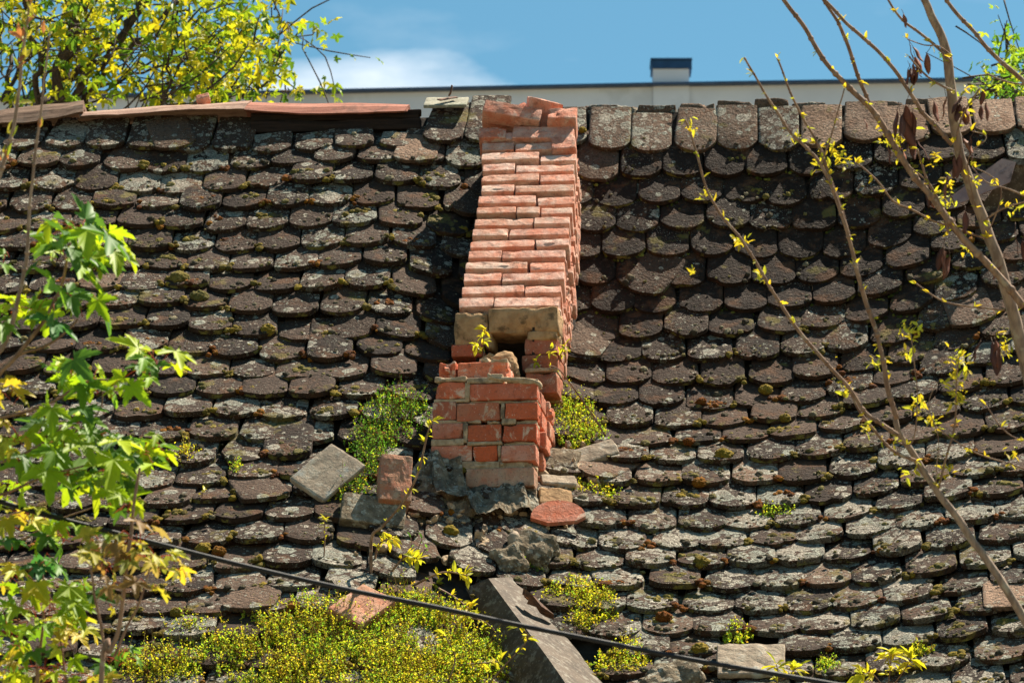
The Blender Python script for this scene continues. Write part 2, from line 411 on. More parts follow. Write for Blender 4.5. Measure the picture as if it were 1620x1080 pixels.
def surf(x, s):
    x = np.asarray(x, float); s = np.asarray(s, float); w = wblend(x)
    y = (1 - w) * np.interp(s, SG, YL) + w * np.interp(s, SG, YR)
    z = (1 - w) * np.interp(s, SG, ZL) + w * np.interp(s, SG, ZR)
    # extrapolate a little above the ridge line
    y = y + np.where(s < 0, -s * .55, 0); z = z + np.where(s < 0, -s * .8, 0)
    u = und(x, s) * np.clip(s * 2, 0, 1)
    return np.stack([x + 0 * s, y - u * .7, RZ + z + u * .7], -1)
def frame(x, s):
    """world position, ax (along ridge), ad (down slope), n (out)"""
    e = .03; p = surf(x, s); ax_ = nrm(surf(x + e, s) - surf(x - e, s)); ad = nrm(surf(x, s + e) - surf(x, s - e))
    n = nrm(np.cross(ad, ax_)); n = np.where(n[..., 2:3] < 0, -n, n)
    tw = lambda v: v[..., 0:1] * HX + v[..., 1:2] * HY + v[..., 2:3] * HZ
    return to_w(p), tw(ax_), tw(ad), tw(n)
def hit(px, py, lift=.03):
    """where the sight line meets the roof; returns x, s"""
    d = ray(px, py); d = d / np.linalg.norm(d)
    def below(t):
        l = to_l(CAM + d * t); w = wblend(l[0])
        if l[1] >= 0: return True, l, 0.0
        ys = (1 - w) * YL + w * YR; s = float(np.interp(-l[1], -ys, SG))
        zz = RZ + (1 - w) * np.interp(s, SG, ZL) + w * np.interp(s, SG, ZR)
        return l[2] <= zz + lift * 1.35, l, s
    t = 10.0
    while not below(t)[0] and t < 18: t += .25
    lo, hi = t - .25, t
    for _ in range(9):
        m_ = (lo + hi) / 2
        if below(m_)[0]: hi = m_
        else: lo = m_
    _, l, s_ = below(lo if not below(hi)[2] else hi)
    return float(l[0]), float(s_)
def roofp(px, py, lift=.03):
    x, s = hit(px, py, lift); p, a, d, n = frame(x, s); return p + n * lift, a, d, n

# ------------------------------------------------------------------ ground, house body
mb = MB(); g = 40
for i in range(g):
    pass
xs = np.linspace(-400, 400, g + 1); GV = [(x, y, .0) for y in np.linspace(-200, 600, g + 1) for x in xs]
GF = [[j * (g + 1) + i, j * (g + 1) + i + 1, (j + 1) * (g + 1) + i + 1, (j + 1) * (g + 1) + i] for j in range(g) for i in range(g)]
mb.add(GV, GF); tag(mb.build("ground", M['grass'], origin=(0, 0, 0)), 'dry trodden yard ground around the old house', kind='structure')

house = empty("old_house", HO, label="old house with sagging mossy clay tile roof and leaning red brick chimney", cat="house")
def lbox(mb, x0, x1, y0, y1, z0, z1, col=(1, 1, 1, 1)):
    c = np.array([(x0, y0, z0), (x1, y0, z0), (x1, y1, z0), (x0, y1, z0), (x0, y0, z1), (x1, y0, z1), (x1, y1, z1), (x0, y1, z1)])
    mb.add(to_w(c), [[0, 3, 2, 1], [4, 5, 6, 7], [0, 1, 5, 4], [1, 2, 6, 5], [2, 3, 7, 6], [3, 0, 4, 7]], col)
S_END = 5.35
eave_y = float(surf(0., S_END)[1]); eave_z = float(surf(0., S_END)[2])
mb = MB(); lbox(mb, -3.6, 3.9, eave_y + .35, -eave_y - .35, 0, eave_z - .05); wall_o = mb.build("wall", M['plaster'], house, smooth=False)
for k in range(3):
    mb = MB(); x0 = -2.6 + k * 2.3
    for (a, b, c, d) in ((0, .07, 0, 1.2), (.83, .9, 0, 1.2), (.07, .83, 0, .07), (.07, .83, 1.13, 1.2), (.42, .48, .07, 1.13)):
        lbox(mb, x0 + a, x0 + b, eave_y + .30, eave_y + .36, 1 + c, 1 + d)
    fo = mb.build("window", M['white'], house, smooth=False)
    mb = MB(); lbox(mb, x0 + .05, x0 + .85, eave_y + .325, eave_y + .345, 1.05, 2.15); mb.build("pane", M['glass'], fo, smooth=False)

# ------------------------------------------------------------------ roof tiles
NX, NV = 14, 9
TW = .188
def tile_shape(arc, L, w):
    """plan outline grid: u across, v down; returns (x, y) arrays"""
    u = np.linspace(-1, 1, NX); v = np.linspace(0, 1, NV)
    uu, vv = np.meshgrid(u, v)
    ux = np.sin(uu * math.pi / 2 * .94) / math.sin(math.pi / 2 * .94)
    bot = L - arc * 1.15 * (1 - np.sqrt(1 - (.985 * ux) ** 2))
    return ux * w / 2, vv * bot, uu, vv
top_faces = [[j * NX + i, (j + 1) * NX + i, (j + 1) * NX + i + 1, j * NX + i + 1] for j in range(NV - 1) for i in range(NX - 1)]
loop = [j * NX for j in range(NV)] + [(NV - 1) * NX + i for i in range(1, NX)] + [j * NX + NX - 1 for j in range(NV - 2, -1, -1)]
nl = len(loop)
lumps = []      # (pos, n, size, colour kind)
def add_tile(mb, x, s_bot, L=.36, w=TW - .004, arc=.05, rot=0., tilt=.105, lift=0., thick=.017, col=(.3, 0, .4, 0), seed=0, moss=True, expo=.165, roll=0.):
    """one flat tile with a rounded tail, lower end at s_bot"""
    p, a, d, n = frame(x, s_bot - L * .5)
    tx, ty, uu, vv = tile_shape(arc, L, w); ux = tx / (w / 2)
    if U(0, 1) < .22: ty = ty - vv ** 3 * U(.006, .030) * np.exp(-((ux - U(-1, 1)) / U(.10, .30)) ** 2)
    ty = ty - L
    # ragged, worn tail
    wob = fbm(np.stack([tx * 25 + seed, vv * 0 + seed * 1.3, tx * 0], -1), seed, 3) * .004
    ty = ty + wob * vv
    cr, sr = math.cos(rot), math.sin(rot)
    X = tx * cr - ty * sr; Y = tx * sr + ty * cr
    ca, sa = math.cos(tilt), math.sin(tilt)
    base = p + d * (L * .5)
    zt = fbm(np.stack([tx * 18 + seed, ty * 18, tx * 0 + seed * .7], -1), seed, 3) * .0032
    zt = zt + .005 * (1 - uu ** 2)
    edge = np.clip((np.maximum(np.abs(uu), vv) - .86) / .14, 0, 1) ** 2 * .0035
    zt = zt - edge
    low = .036 + lift
    Z = low + Y * math.tan(tilt) + zt + thick + roll * tx
    V = base + X[..., None] * a + (Y * ca)[..., None] * d + Z[..., None] * n
    V = V.reshape(-1, 3)
    # side wall: two rings
    e1 = V[loop] - n * (thick * .5) + (V[loop] - V[loop].mean(0)) * .004
    nz = fbm(V[loop] * 30 + seed, seed + 3, 2)[:, None] * .0022
    e2 = V[loop] - n * thick + nrm(V[loop] - V[loop].mean(0)) * nz
    rows = [V[loop], e1 + nrm(V[loop] - V[loop].mean(0)) * nz, e2]
    W = np.concatenate(rows)
    F = []
    for k in range(2):
        for i in range(nl - 1):
            F.append([k * nl + i, (k + 1) * nl + i, (k + 1) * nl + i + 1, k * nl + i + 1])
    c = np.array(col, float)
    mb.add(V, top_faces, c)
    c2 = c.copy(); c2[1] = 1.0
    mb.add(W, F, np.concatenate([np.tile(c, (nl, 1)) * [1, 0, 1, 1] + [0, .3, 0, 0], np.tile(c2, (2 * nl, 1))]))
    if moss:
        kk = rng.poisson(moss)
        for _ in range(kk):
            t = U(-.44, .44); q = U(.02, .9) * expo
            if U(0, 1) < .45: q = U(.02, .3) * expo + .05 * (2 * t) ** 2
            pos = base + t * w * a - q * d + (low + thick - q * math.tan(tilt) + .003) * n
            lumps.append((pos, n, rng.choice([.0035, .005, .008, .013], p=[.34, .42, .20, .04]) * U(.85, 1.3), 0))
    return base + (low + thick) * n, a, d, n

tiles = MB()
XMIN, XMAX = -3.75, 4.0
row_s = [.31]
ex = 0.165
while row_s[-1] < S_END: row_s.append(row_s[-1] + ex * (1 + .03 * math.sin(len(row_s))))
tile_tops = []
def row_wave(x, s):
    b = math.exp(-((s - 1.7) / .9) ** 2)
    return -.11 * float(sstep(x, .9, 2.3)) * b - .05 * float(sstep(-x, .5, 2.0)) * math.exp(-((s - 1.2) / 1.2) ** 2) + .011 * math.sin(3.3 * x + 2.1 * s) + .007 * math.sin(7.1 * x - 3 * s)
def dark_region(x, s):   # steep part right of chimney: self-shade put into tile tone, lichen thinned
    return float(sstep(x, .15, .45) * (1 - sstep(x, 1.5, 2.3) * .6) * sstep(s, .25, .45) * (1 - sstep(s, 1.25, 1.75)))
chx = lambda s: 0
# places (photo) where tiles are broken away or buried
skip_px = [(745, 790, 100, 25), (560, 745, 60, 45), (600, 955, 50, 30), (760, 830, 50, 30), (940, 1060, 40, 40), (700, 960, 90, 60), (1190, 1035, 45, 22), (905, 715, 35, 22)]
skips = [(hit(a, b), (hit(a + c, b)[0] - hit(a, b)[0], abs(hit(a, b + d)[1] - hit(a, b)[1]))) for a, b, c, d in skip_px]
for k, s in enumerate(row_s):
    x = XMIN + (TW / 2 if k % 2 else 0) + U(-.01, .01)
    while x < XMAX:
        wl = TW * (1 + U(-.03, .03)); xc = x + wl / 2; x += wl
        if any(((xc - h[0]) / r[0]) ** 2 + ((s - .08 - h[1]) / r[1]) ** 2 < 1 for h, r in skips) and U(0, 1) < .75: continue
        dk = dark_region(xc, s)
        messy = .35 + .9 * math.exp(-((xc + .25) / .9) ** 2 - ((s - 3.2) / .9) ** 2) + .25 * (xc < -.3)
        ridge_row = k == 0
        L = .36 if not ridge_row else .30
        if ridge_row and -1.12 < xc < -.46: L = .18; s = row_s[0] + .05
        elif ridge_row: s = row_s[0]
        if ridge_row and -.47 < xc < -.05: L = .40
        rnd = float(np.clip(rng.normal(.42, .26), 0, 1))
        lich = float(np.clip(rng.normal(.62, .30) + .25 * sstep(s, 2.2, 3.4) * (xc > -.2) - .25 * sstep(s, .6, 1.4) * (s < 2.3), 0, 1.1))
        peach = 0.
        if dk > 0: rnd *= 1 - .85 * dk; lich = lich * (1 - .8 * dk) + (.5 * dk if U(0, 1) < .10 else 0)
        if U(0, 1) < .035: peach = U(.2, .5)
        if ridge_row:
            lich = U(.55, 1.0); rnd = U(.5, 1)
            if xc > .35: peach = U(.15, .4)
            if xc > 1.32: peach = U(.5, .95); lich = U(0, .35)
        slip = max(0, rng.normal(0, .008)) + (U(0, .05) if U(0, 1) < .03 * messy else 0)
        rot = rng.normal(0, .022 + .02 * messy + (.045 if ridge_row and xc < 0 else 0))
        if U(0, 1) < .05 * messy: rot = rng.normal(0, .12)
        lift = abs(rng.normal(0, .004 + .003 * messy)) + (.02 if ridge_row and -.47 < xc < -.05 else 0)
        mcount = 10 * (1 - .7 * dk) * (.55 if ridge_row else 1) * (1 + .5 * (xc > .3 and s > 1.4))
        wv_ = row_wave(xc, s) * (k > 0); rot += (row_wave(xc + .05, s) - row_wave(xc - .05, s)) * -10 * .6 * (k > 0)
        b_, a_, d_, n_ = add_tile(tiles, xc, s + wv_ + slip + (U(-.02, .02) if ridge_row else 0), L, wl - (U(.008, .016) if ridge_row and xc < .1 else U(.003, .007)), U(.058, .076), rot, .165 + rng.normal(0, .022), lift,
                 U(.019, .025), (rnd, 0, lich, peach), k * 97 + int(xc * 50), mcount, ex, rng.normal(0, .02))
        if k > 0:
            om = .34 * (1 + .7 * (xc < -.3) + .6 * (xc < -1.0)) + .25 * (xc > .3 and s > 2.0)
            if dk > .3: om *= .15
            if U(0, 1) < om:      # moss tucked in the joints and below tails
                nb = rng.integers(2, 7); side = rng.choice([-1, 1]); typ = rng.choice([1, 2], p=[.30, .70] if xc < -.2 else [.55, .45])
                for _ in range(nb):
                    pos = b_ + a_ * side * (wl / 2 + rng.normal(0, .012)) - d_ * (.035 + rng.normal(0, .012)) - n_ * .008
                    lumps.append((pos, n_, U(.007, .015), typ))
            if U(0, 1) < om * .6:
                cx_ = U(-.3, .3); cy_ = U(.04, .12); typ = rng.choice([1, 2, 3], p=[.2, .3, .5])
                for _ in range(rng.integers(4, 13)):
                    q = cy_ + rng.normal(0, .014)
                    pos = b_ + a_ * (cx_ * wl + rng.normal(0, .024)) - d_ * q - n_ * (q * .165)
                    lumps.append((pos, n_, U(.006, .016), typ))
            if dk > .2 and U(0, 1) < .6:
                for _ in range(10):
                    u_ = U(-.5, .5)
                    pos = b_ + a_ * u_ * wl - d_ * (.05 * (2 * u_) ** 2 - .008) - n_ * .030
                    lumps.append((pos, n_, U(.004, .009), 4))
roof_o = tiles.build("roof", M['tile'], house, origin=HO + np.array([0, 0, 5]))
roof_o['label'] = "sagging roof field of dark lichen spotted beaver tail clay tiles"

# underlay and back slope
mb = MB(); gx = np.linspace(XMIN, XMAX, 40); gs = np.linspace(.02, S_END, 50)
XX, SS = np.meshgrid(gx, gs); V = to_w(surf(XX, SS)) + np.array([0, .006, -.008])
F = [[j * 40 + i, (j + 1) * 40 + i, (j + 1) * 40 + i + 1, j * 40 + i + 1] for j in range(49) for i in range(39)]
mb.add(V.reshape(-1, 3), F)
bk = surf(XX, SS); bk[..., 1] *= -1; bk[..., 1] += .06; bk = to_w(bk)
mb.add(bk.reshape(-1, 3), F)
mb.build("underlay", M['mud'], roof_o, origin=HO + np.array([0, 0, 5]))
for side in (XMIN + .02, XMAX - .02):
    mb = MB(); ss = np.linspace(.0, S_END, 20); f_ = surf(np.full(20, side), ss); b2 = f_.copy(); b2[:, 1] *= -1
    pts = np.concatenate([f_, b2[::-1]]); c_ = pts.copy(); c_[:, 2] -= .12
    mb.add(to_w(np.concatenate([pts, c_])), [[i, i + 1, 41 + i, 40 + i] for i in range(39)])
    mb.build("verge_board", M['beam'], roof_o, smooth=False)

# ------------------------------------------------------------------ ridge caps
def ridge_w(px, py, off=0.0):
    """world point at ridge depth"""
    d = ray(px, py); l0 = CAM - HO; t = (off - l0 @ HY) / (d @ HY); return CAM + d * t
def sheet(mb, top, bot, thick=.006, col=(1, 1, 1, 1), n=18, amp=.004, seed=0, back=.10):
    """bent cap sheet between two photo lines; runs over the crest to the back slope"""
    T = np.linspace(0, 1, n)
    tp = np.array([np.interp(T, np.linspace(0, 1, len(top)), [q[i] for q in top]) for i in (0, 1)]).T
    bp = np.array([np.interp(T, np.linspace(0, 1, len(bot)), [q[i] for q in bot]) for i in (0, 1)]).T
    A = np.array([ridge_w(*q, -.06) for q in tp]); B = np.array([ridge_w(*q, -.14) for q in bp])
    nz = fbm(A * 4 + seed, seed, 3)[:, None] * amp
    A = A + nz * HZ; B = B + fbm(A * 6 + 9, seed + 3, 3)[:, None] * amp * HZ
    Mid = (A + B) / 2 + (HZ - HY * .5) * .006
    K = A + HY * (back + .08) - HZ * back * .5
    rows = [B, Mid, A, K, K - HZ * thick, A - HZ * thick * 1.5, B + HY * thick - HZ * .001]
    V = np.concatenate(rows); m = len(rows); F = []
    for r_ in range(m):
        r2 = (r_ + 1) % m
        for i in range(n - 1): F.append([r_ * n + i, r_ * n + i + 1, r2 * n + i + 1, r2 * n + i])
    F.append([r_ * n for r_ in range(m)]); F.append([r_ * n + n - 1 for r_ in range(m)][::-1])
    mb.add(V, F, col)
mb = MB(); sheet(mb, [(-140, 192), (0, 176), (70, 166), (132, 159)], [(-140, 222), (0, 194), (60, 190), (131, 177)], seed=1, amp=.010, thick=.02)
tag(mb.build("ridge_cap", M['ridge_wood'], house, smooth=False), "dark brown curled ridge sheet at the far left end of the ridge")
mb = MB(); sheet(mb, [(124, 178), (240, 170), (312, 166), (398, 158)], [(126, 184), (240, 177), (312, 173), (386, 172)], seed=2, amp=.006, thick=.02)
tag(mb.build("ridge_cap", M['ridge_pink'], house, smooth=False), "long pale brown ridge sheet left of the red one")
mb = MB(); sheet(mb, [(388, 162), (480, 164), (560, 163), (648, 166)], [(386, 173), (470, 179), (560, 178), (640, 176)], seed=3, amp=.003, thick=.02)
tag(mb.build("ridge_cap", M['ridge_red'], house, smooth=False), "faded red ridge sheet over the dark gap")
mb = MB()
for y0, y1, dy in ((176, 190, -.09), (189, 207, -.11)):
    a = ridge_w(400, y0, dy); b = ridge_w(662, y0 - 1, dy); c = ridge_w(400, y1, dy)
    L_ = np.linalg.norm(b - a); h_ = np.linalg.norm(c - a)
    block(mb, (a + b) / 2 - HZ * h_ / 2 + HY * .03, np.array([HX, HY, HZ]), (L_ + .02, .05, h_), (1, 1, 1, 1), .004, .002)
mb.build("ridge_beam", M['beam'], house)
# the gap under the red sheet: a second row of tiles peeping up is left out there; loose crest pieces on the right
mb = MB()
xk = 1008
while xk < 1640:
    wpx = U(50, 68); y = 165 + 3 * math.sin(xk * .02) + U(-3, 2)
    a = ridge_w(xk, y, .02); b = ridge_w(xk + wpx - 3, y + U(-2, 2), .02)
    mb = MB(); block(mb, (a + b) / 2 - HZ * .035 + HY * .02, np.array([nrm(b - a), HY, HZ]), (np.linalg.norm(b - a), .09, .07 + U(0, .02)),
          (U(.3, .8), 0, U(.1, .7), U(.2, .7)), .012, .006); mb.build("ridge_tile", M['tile'], house)
    xk += wpx
for xk, y in ((748, 166), (810, 167), (905, 167), (950, 167)):
    a = ridge_w(xk, y, .02); b = ridge_w(xk + 58, y, .02)
    mb = MB(); block(mb, (a + b) / 2 - HZ * .035 + HY * .02, np.array([nrm(b - a), HY, HZ]), (np.linalg.norm(b - a), .09, .07), (U(.3, .8), 0, U(.4, .9), U(.0, .5)), .012, .006)
    mb.build("ridge_tile", M['tile'], house)

# right-hand sheet flashing near the frame edge
def poly_plate(mb, pts, thick, n_out, col=(1, 1, 1, 1), sub=0):
    pts = np.asarray(pts, float); n = len(pts); back = pts - np.asarray(n_out) * thick
    mb.add(np.concatenate([pts, back]), [list(range(n)), list(range(n, 2 * n))[::-1]] + [[i, n + i, n + (i + 1) % n, (i + 1) % n] for i in range(n)], col)
def rp(px, py, lift): return roofp(px, py, lift)[0]
nf = roofp(1560, 270)[3]
fl = MB()
poly_plate(fl, [rp(1583, 216, .20), rp(1600, 224, .20), rp(1512, 300, .10), rp(1500, 290, .10)], .004, nf)
poly_plate(fl, [rp(1583, 216, .2), rp(1640, 222, .2), rp(1640, 232, .19), rp(1600, 228, .19)], .004, nf)
poly_plate(fl, [rp(1600, 224, .19), rp(1545, 330, .05), rp(1560, 345, .03), rp(1640, 300, .05), rp(1640, 230, .17)], .004, nf)
fo = fl.build("roof_flashing", M['flash'], house, smooth=False)
fo['label'] = "brown metal flashing at the far right of the roof behind the bare trunk"
fl = MB()
poly_plate(fl, [rp(1583, 214, .215), rp(1604, 221, .215), rp(1597, 262, .17), rp(1514, 306, .11), rp(1500, 296, .11)], .003, nf)
fl.build("sheet_face", M['flash2'], fo, smooth=False)

# valley or dormer ridge flashing, bottom centre
vr_ = [(760, 889, .11), (800, 935, .15), (845, 985, .19), (893, 1040, .23), (945, 1098, .26)]
vl = [(733, 920, .03), (752, 960, .03), (778, 1020, .03), (800, 1060, .03), (818, 1110, .03)]
vt = [(812, 900, .05), (852, 950, .05), (890, 992, .05), (938, 1048, .05), (985, 1102, .05)]
A = np.array([rp(*q) for q in vr_]); B = np.array([rp(*q) for q in vl]); Cc = np.array([rp(*q) for q in vt])
A, _ = smooth_path(A, [0] * 5, 4); B, _ = smooth_path(B, [0] * 5, 4); Cc, _ = smooth_path(Cc, [0] * 5, 4)
Cc = Cc + fbm(Cc * 14, 3, 3)[:, None] * .008
nn_ = roofp(850, 1000)[3]; th_ = .003; n = len(A)
rows = [B, (A + B) / 2 + fbm(A * 5, 1, 2)[:, None] * nn_ * .004, A, (A * .5 + Cc * .5), Cc, Cc - nn_ * th_, A - nn_ * th_ * 2, B - nn_ * th_]
V = np.concatenate(rows); F = []
for r_ in range(7):
    for i in range(n - 1): F.append([r_ * n + i, r_ * n + i + 1, (r_ + 1) * n + i + 1, (r_ + 1) * n + i])
mb = MB(); mb.add(V, F)
vo = mb.build("valley_flashing", M['flash'], house, smooth=False)
vo['label'] = "folded dark metal sheet with a sharp crease running down the roof below the chimney"
mb = MB()   # torn end
pts = [rp(812, 892, .16), rp(826, 900, .17), rp(845, 925, .14), rp(870, 948, .10), rp(872, 962, .07), rp(858, 955, .08), rp(846, 944, .10), rp(838, 930, .12), rp(822, 925, .12), rp(824, 912, .14), rp(812, 906, .14)]
poly_plate(mb, pts, .003, nn_); mb.build("torn_end", M['rust'], vo, smooth=False)

# ------------------------------------------------------------------ chimney
cya = YAW - R(3.5)
CX = np.array([math.cos(cya), math.sin(cya), 0]); CY = np.array([-math.sin(cya), math.cos(cya), 0]); CZ = HZ
base_c = roofp(765, 782, .02)[0]
def plane_hit(px, py, o, nrm_):
    d = ray(px, py); t = ((o - CAM) @ nrm_) / (d @ nrm_); return CAM + d * t
def face_brick(mb, o, x0, x1, y0, y1, col, depth=.12, proud=0.0, **k):
    a = plane_hit(x0, (y0 + y1) / 2, o, CY); b = plane_hit(x1, (y0 + y1) / 2, o, CY)
    t_ = plane_hit((x0 + x1) / 2, y0, o, CY); u_ = plane_hit((x0 + x1) / 2, y1, o, CY)
    w = (b - a) @ CX; h = (t_ - u_)[2]
    c = (a + b) / 2; c = c + CZ * ((t_[2] + u_[2]) / 2 - c[2]) + CY * (depth / 2 - proud)
    r0 = rng.normal(0, .012); Rm = np.array([CX * math.cos(r0) + CY * math.sin(r0), CY * math.cos(r0) - CX * math.sin(r0), CZ])
    block(mb, c, Rm, (w, depth, h), col, **k); return c, w, h
chim = MB(); mort = MB(); core = MB(); stone = MB()
low = lambda st=0., g=.10: (U(.35, 1), g, st, 1)
# each brick of the lower stack: x0 x1 y0 y1, stain, paleness, proud
LB = [(688, 735, 604, 630, 0, .15, 0), (744, 850, 606, 632, 0, .15, .004),
      (684, 722, 635, 664, .35, .1, 0), (722, 792, 636, 665, .45, .1, 0), (799, 851, 637, 663, .05, .05, .006),
      (683, 733, 669, 694, .2, .35, 0), (740, 793, 671, 698, .25, 0, .002), (795, 849, 671, 698, .15, 0, .010),
      (681, 746, 704, 730, .15, .35, 0), (748, 787, 705, 730, .0, .0, .003), (793, 848, 704, 730, .1, .45, .012),
      (737, 846, 741, 771, .75, .8, .015)]
for x0, x1, y0, y1, st, pale, pr in LB:
    face_brick(chim, base_c, x0, x1, y0, y1, (U(.35, 1) if st < .2 else U(.1, .5), pale, st, 1), .12, pr, rough=.002, chip=.006)
# side bricks (right flank) of the lower stack, going back into the roof
for y0, y1, pr in ((606, 632, .0), (637, 663, .01), (671, 698, .012), (704, 730, .012), (741, 771, .0)):
    c, w, h = face_brick(MB(), base_c, 820, 852, y0, y1, (1, 1, 1, 1))
    right = plane_hit(850, (y0 + y1) / 2, base_c, CY)
    for q in range(3):
        lenq = .125 if (q + int(y0)) % 2 else .20
        cc = right + CY * (.125 + q * .165 + .08) - CX * (.06 - U(-.004, .012) - pr * .6); cc = np.array([cc[0], cc[1], c[2]])
        block(chim, cc, np.array([CX, CY, CZ]), (.12, .155, h), (U(.2, .9), .2, U(.1, .5), 1), rough=.003)
# set-back course on top left
pb = base_c + CY * .06
face_brick(chim, pb, 695, 722, 571, 599, (.75, .15, 0, 1), .2); face_brick(chim, pb, 723, 803, 572, 599, (.9, .25, 0, 1), .2)
# mortar joints
def mort_bar(x0, x1, y0, y1, pr=-.006, o=base_c, d=.10, col=(1, 1, 1, 1)): face_brick(mort, o, x0, x1, y0, y1, col, d, pr, rad=.004, rough=.004, chip=.012)
for x0, x1, y0, y1, pr in ((688, 738, 595, 604, .004), (738, 797, 597, 606, .004), (795, 852, 601, 608, .008), (686, 742, 630, 636, -.004), (742, 850, 632, 637, -.012), (735, 744, 604, 634, -.004),
                           (684, 738, 664, 670, -.004), (738, 760, 664, 669, 0), (771, 792, 664, 671, .006), (794, 816, 661, 671, .004), (816, 848, 664, 671, -.012), (792, 799, 636, 662, 0), (733, 740, 670, 700, 0),
                           (683, 738, 694, 704, 0), (740, 795, 698, 704, .006), (795, 846, 698, 704, -.008), (787, 793, 704, 731, 0),
                           (728, 790, 730, 742, 0), (786, 802, 727, 741, .004), (800, 846, 730, 742, -.004), (742, 782, 772, 790, .0), (782, 848, 771, 792, -.02)):
    mort_bar(x0, x1, y0, y1, pr)
# core of the lower stack
cA = plane_hit(686, 690, base_c, CY); cB = plane_hit(847, 690, base_c, CY)
ztop = plane_hit(760, 606, base_c, CY)[2]; zb = base_c[2] - .5
wc = (cB - cA) @ CX
block(core, (cA + cB) / 2 * [1, 1, 0] + CZ * ((ztop + zb) / 2) + CY * (.02 + .27), np.array([CX, CY, CZ]), (wc - .03, .50, ztop - zb), (1, 1, 1, 1), .01, .004)
# raked upper stack standing behind
SB = .50
p2 = base_c + CY * SB
def p2h(px, py): return plane_hit(px, py, p2, CY)
# the vertical front below the rake: stone blocks round the flue hole
face_brick(stone, p2, 719, 772, 494, 547, (1, 1, 1, 1), .22, .01, rough=.006, chip=.02, rad=.012)
face_brick(stone, p2, 772, 884, 487, 527, (1, 1, 1, 1), .2, .014, rough=.006, chip=.02, rad=.014)
face_brick(stone, p2, 834, 883, 522, 538, (1, 1, 1, 1), .2, .006, rough=.006, chip=.02, rad=.010)
face_brick(stone, p2, 768, 779, 522, 550, (1, 1, 1, 1), .2, .002, rough=.006, chip=.02, rad=.010)
so = stone
face_brick(chim, p2, 715, 765, 546, 566, (.3, .05, .3, 1), .2, .02); face_brick(chim, p2, 830, 883, 534, 560, (.2, .1, .4, 1), .2, 0)
face_brick(chim, p2, 826, 882, 561, 586, (.15, .0, .5, 1), .2, 0)
pf = base_c + CY * .42
face_brick(chim, pf, 831, 882, 586, 622, (.25, .0, .55, 1), .2, 0)
mort_bar(831, 882, 581, 588, .002, pf, .12)
mort_bar(757, 775, 566, 573, 0, pb, .10); mort_bar(777, 803, 567, 574, .003, pb, .10); mort_bar(772, 796, 592, 600, .01, base_c, .09)
# pale mortar strip curling over the top course
tube(mort, [plane_hit(x_, y_, base_c, CY) - CY * .004 for x_, y_ in ((772, 592), (786, 599), (812, 601), (838, 602), (852, 607), (856, 613))], [.007, .009, .010, .010, .010, .006], 6, 5, knob=.35)
# flue interior dark box
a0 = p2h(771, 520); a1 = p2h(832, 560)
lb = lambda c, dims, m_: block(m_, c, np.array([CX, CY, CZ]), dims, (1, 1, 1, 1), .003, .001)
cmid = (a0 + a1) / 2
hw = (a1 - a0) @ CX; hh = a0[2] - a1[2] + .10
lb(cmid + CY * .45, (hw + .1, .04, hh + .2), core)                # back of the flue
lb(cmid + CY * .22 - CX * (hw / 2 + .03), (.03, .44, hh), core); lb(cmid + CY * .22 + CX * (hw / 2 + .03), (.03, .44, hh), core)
# raked face
cyb = YAW - R(.8); CXR = np.array([math.cos(cyb), math.sin(cyb), 0])
PR = R(50.5); RU = CZ * math.sin(PR) + HY * math.cos(PR); RN = nrm(np.cross(CXR, RU)); 
if RN[2] < 0: RN = -RN
rs0 = p2h(802, 489)
def rk(px, py): d = ray(px, py); t = ((rs0 - CAM) @ RN) / (d @ RN); return CAM + d * t
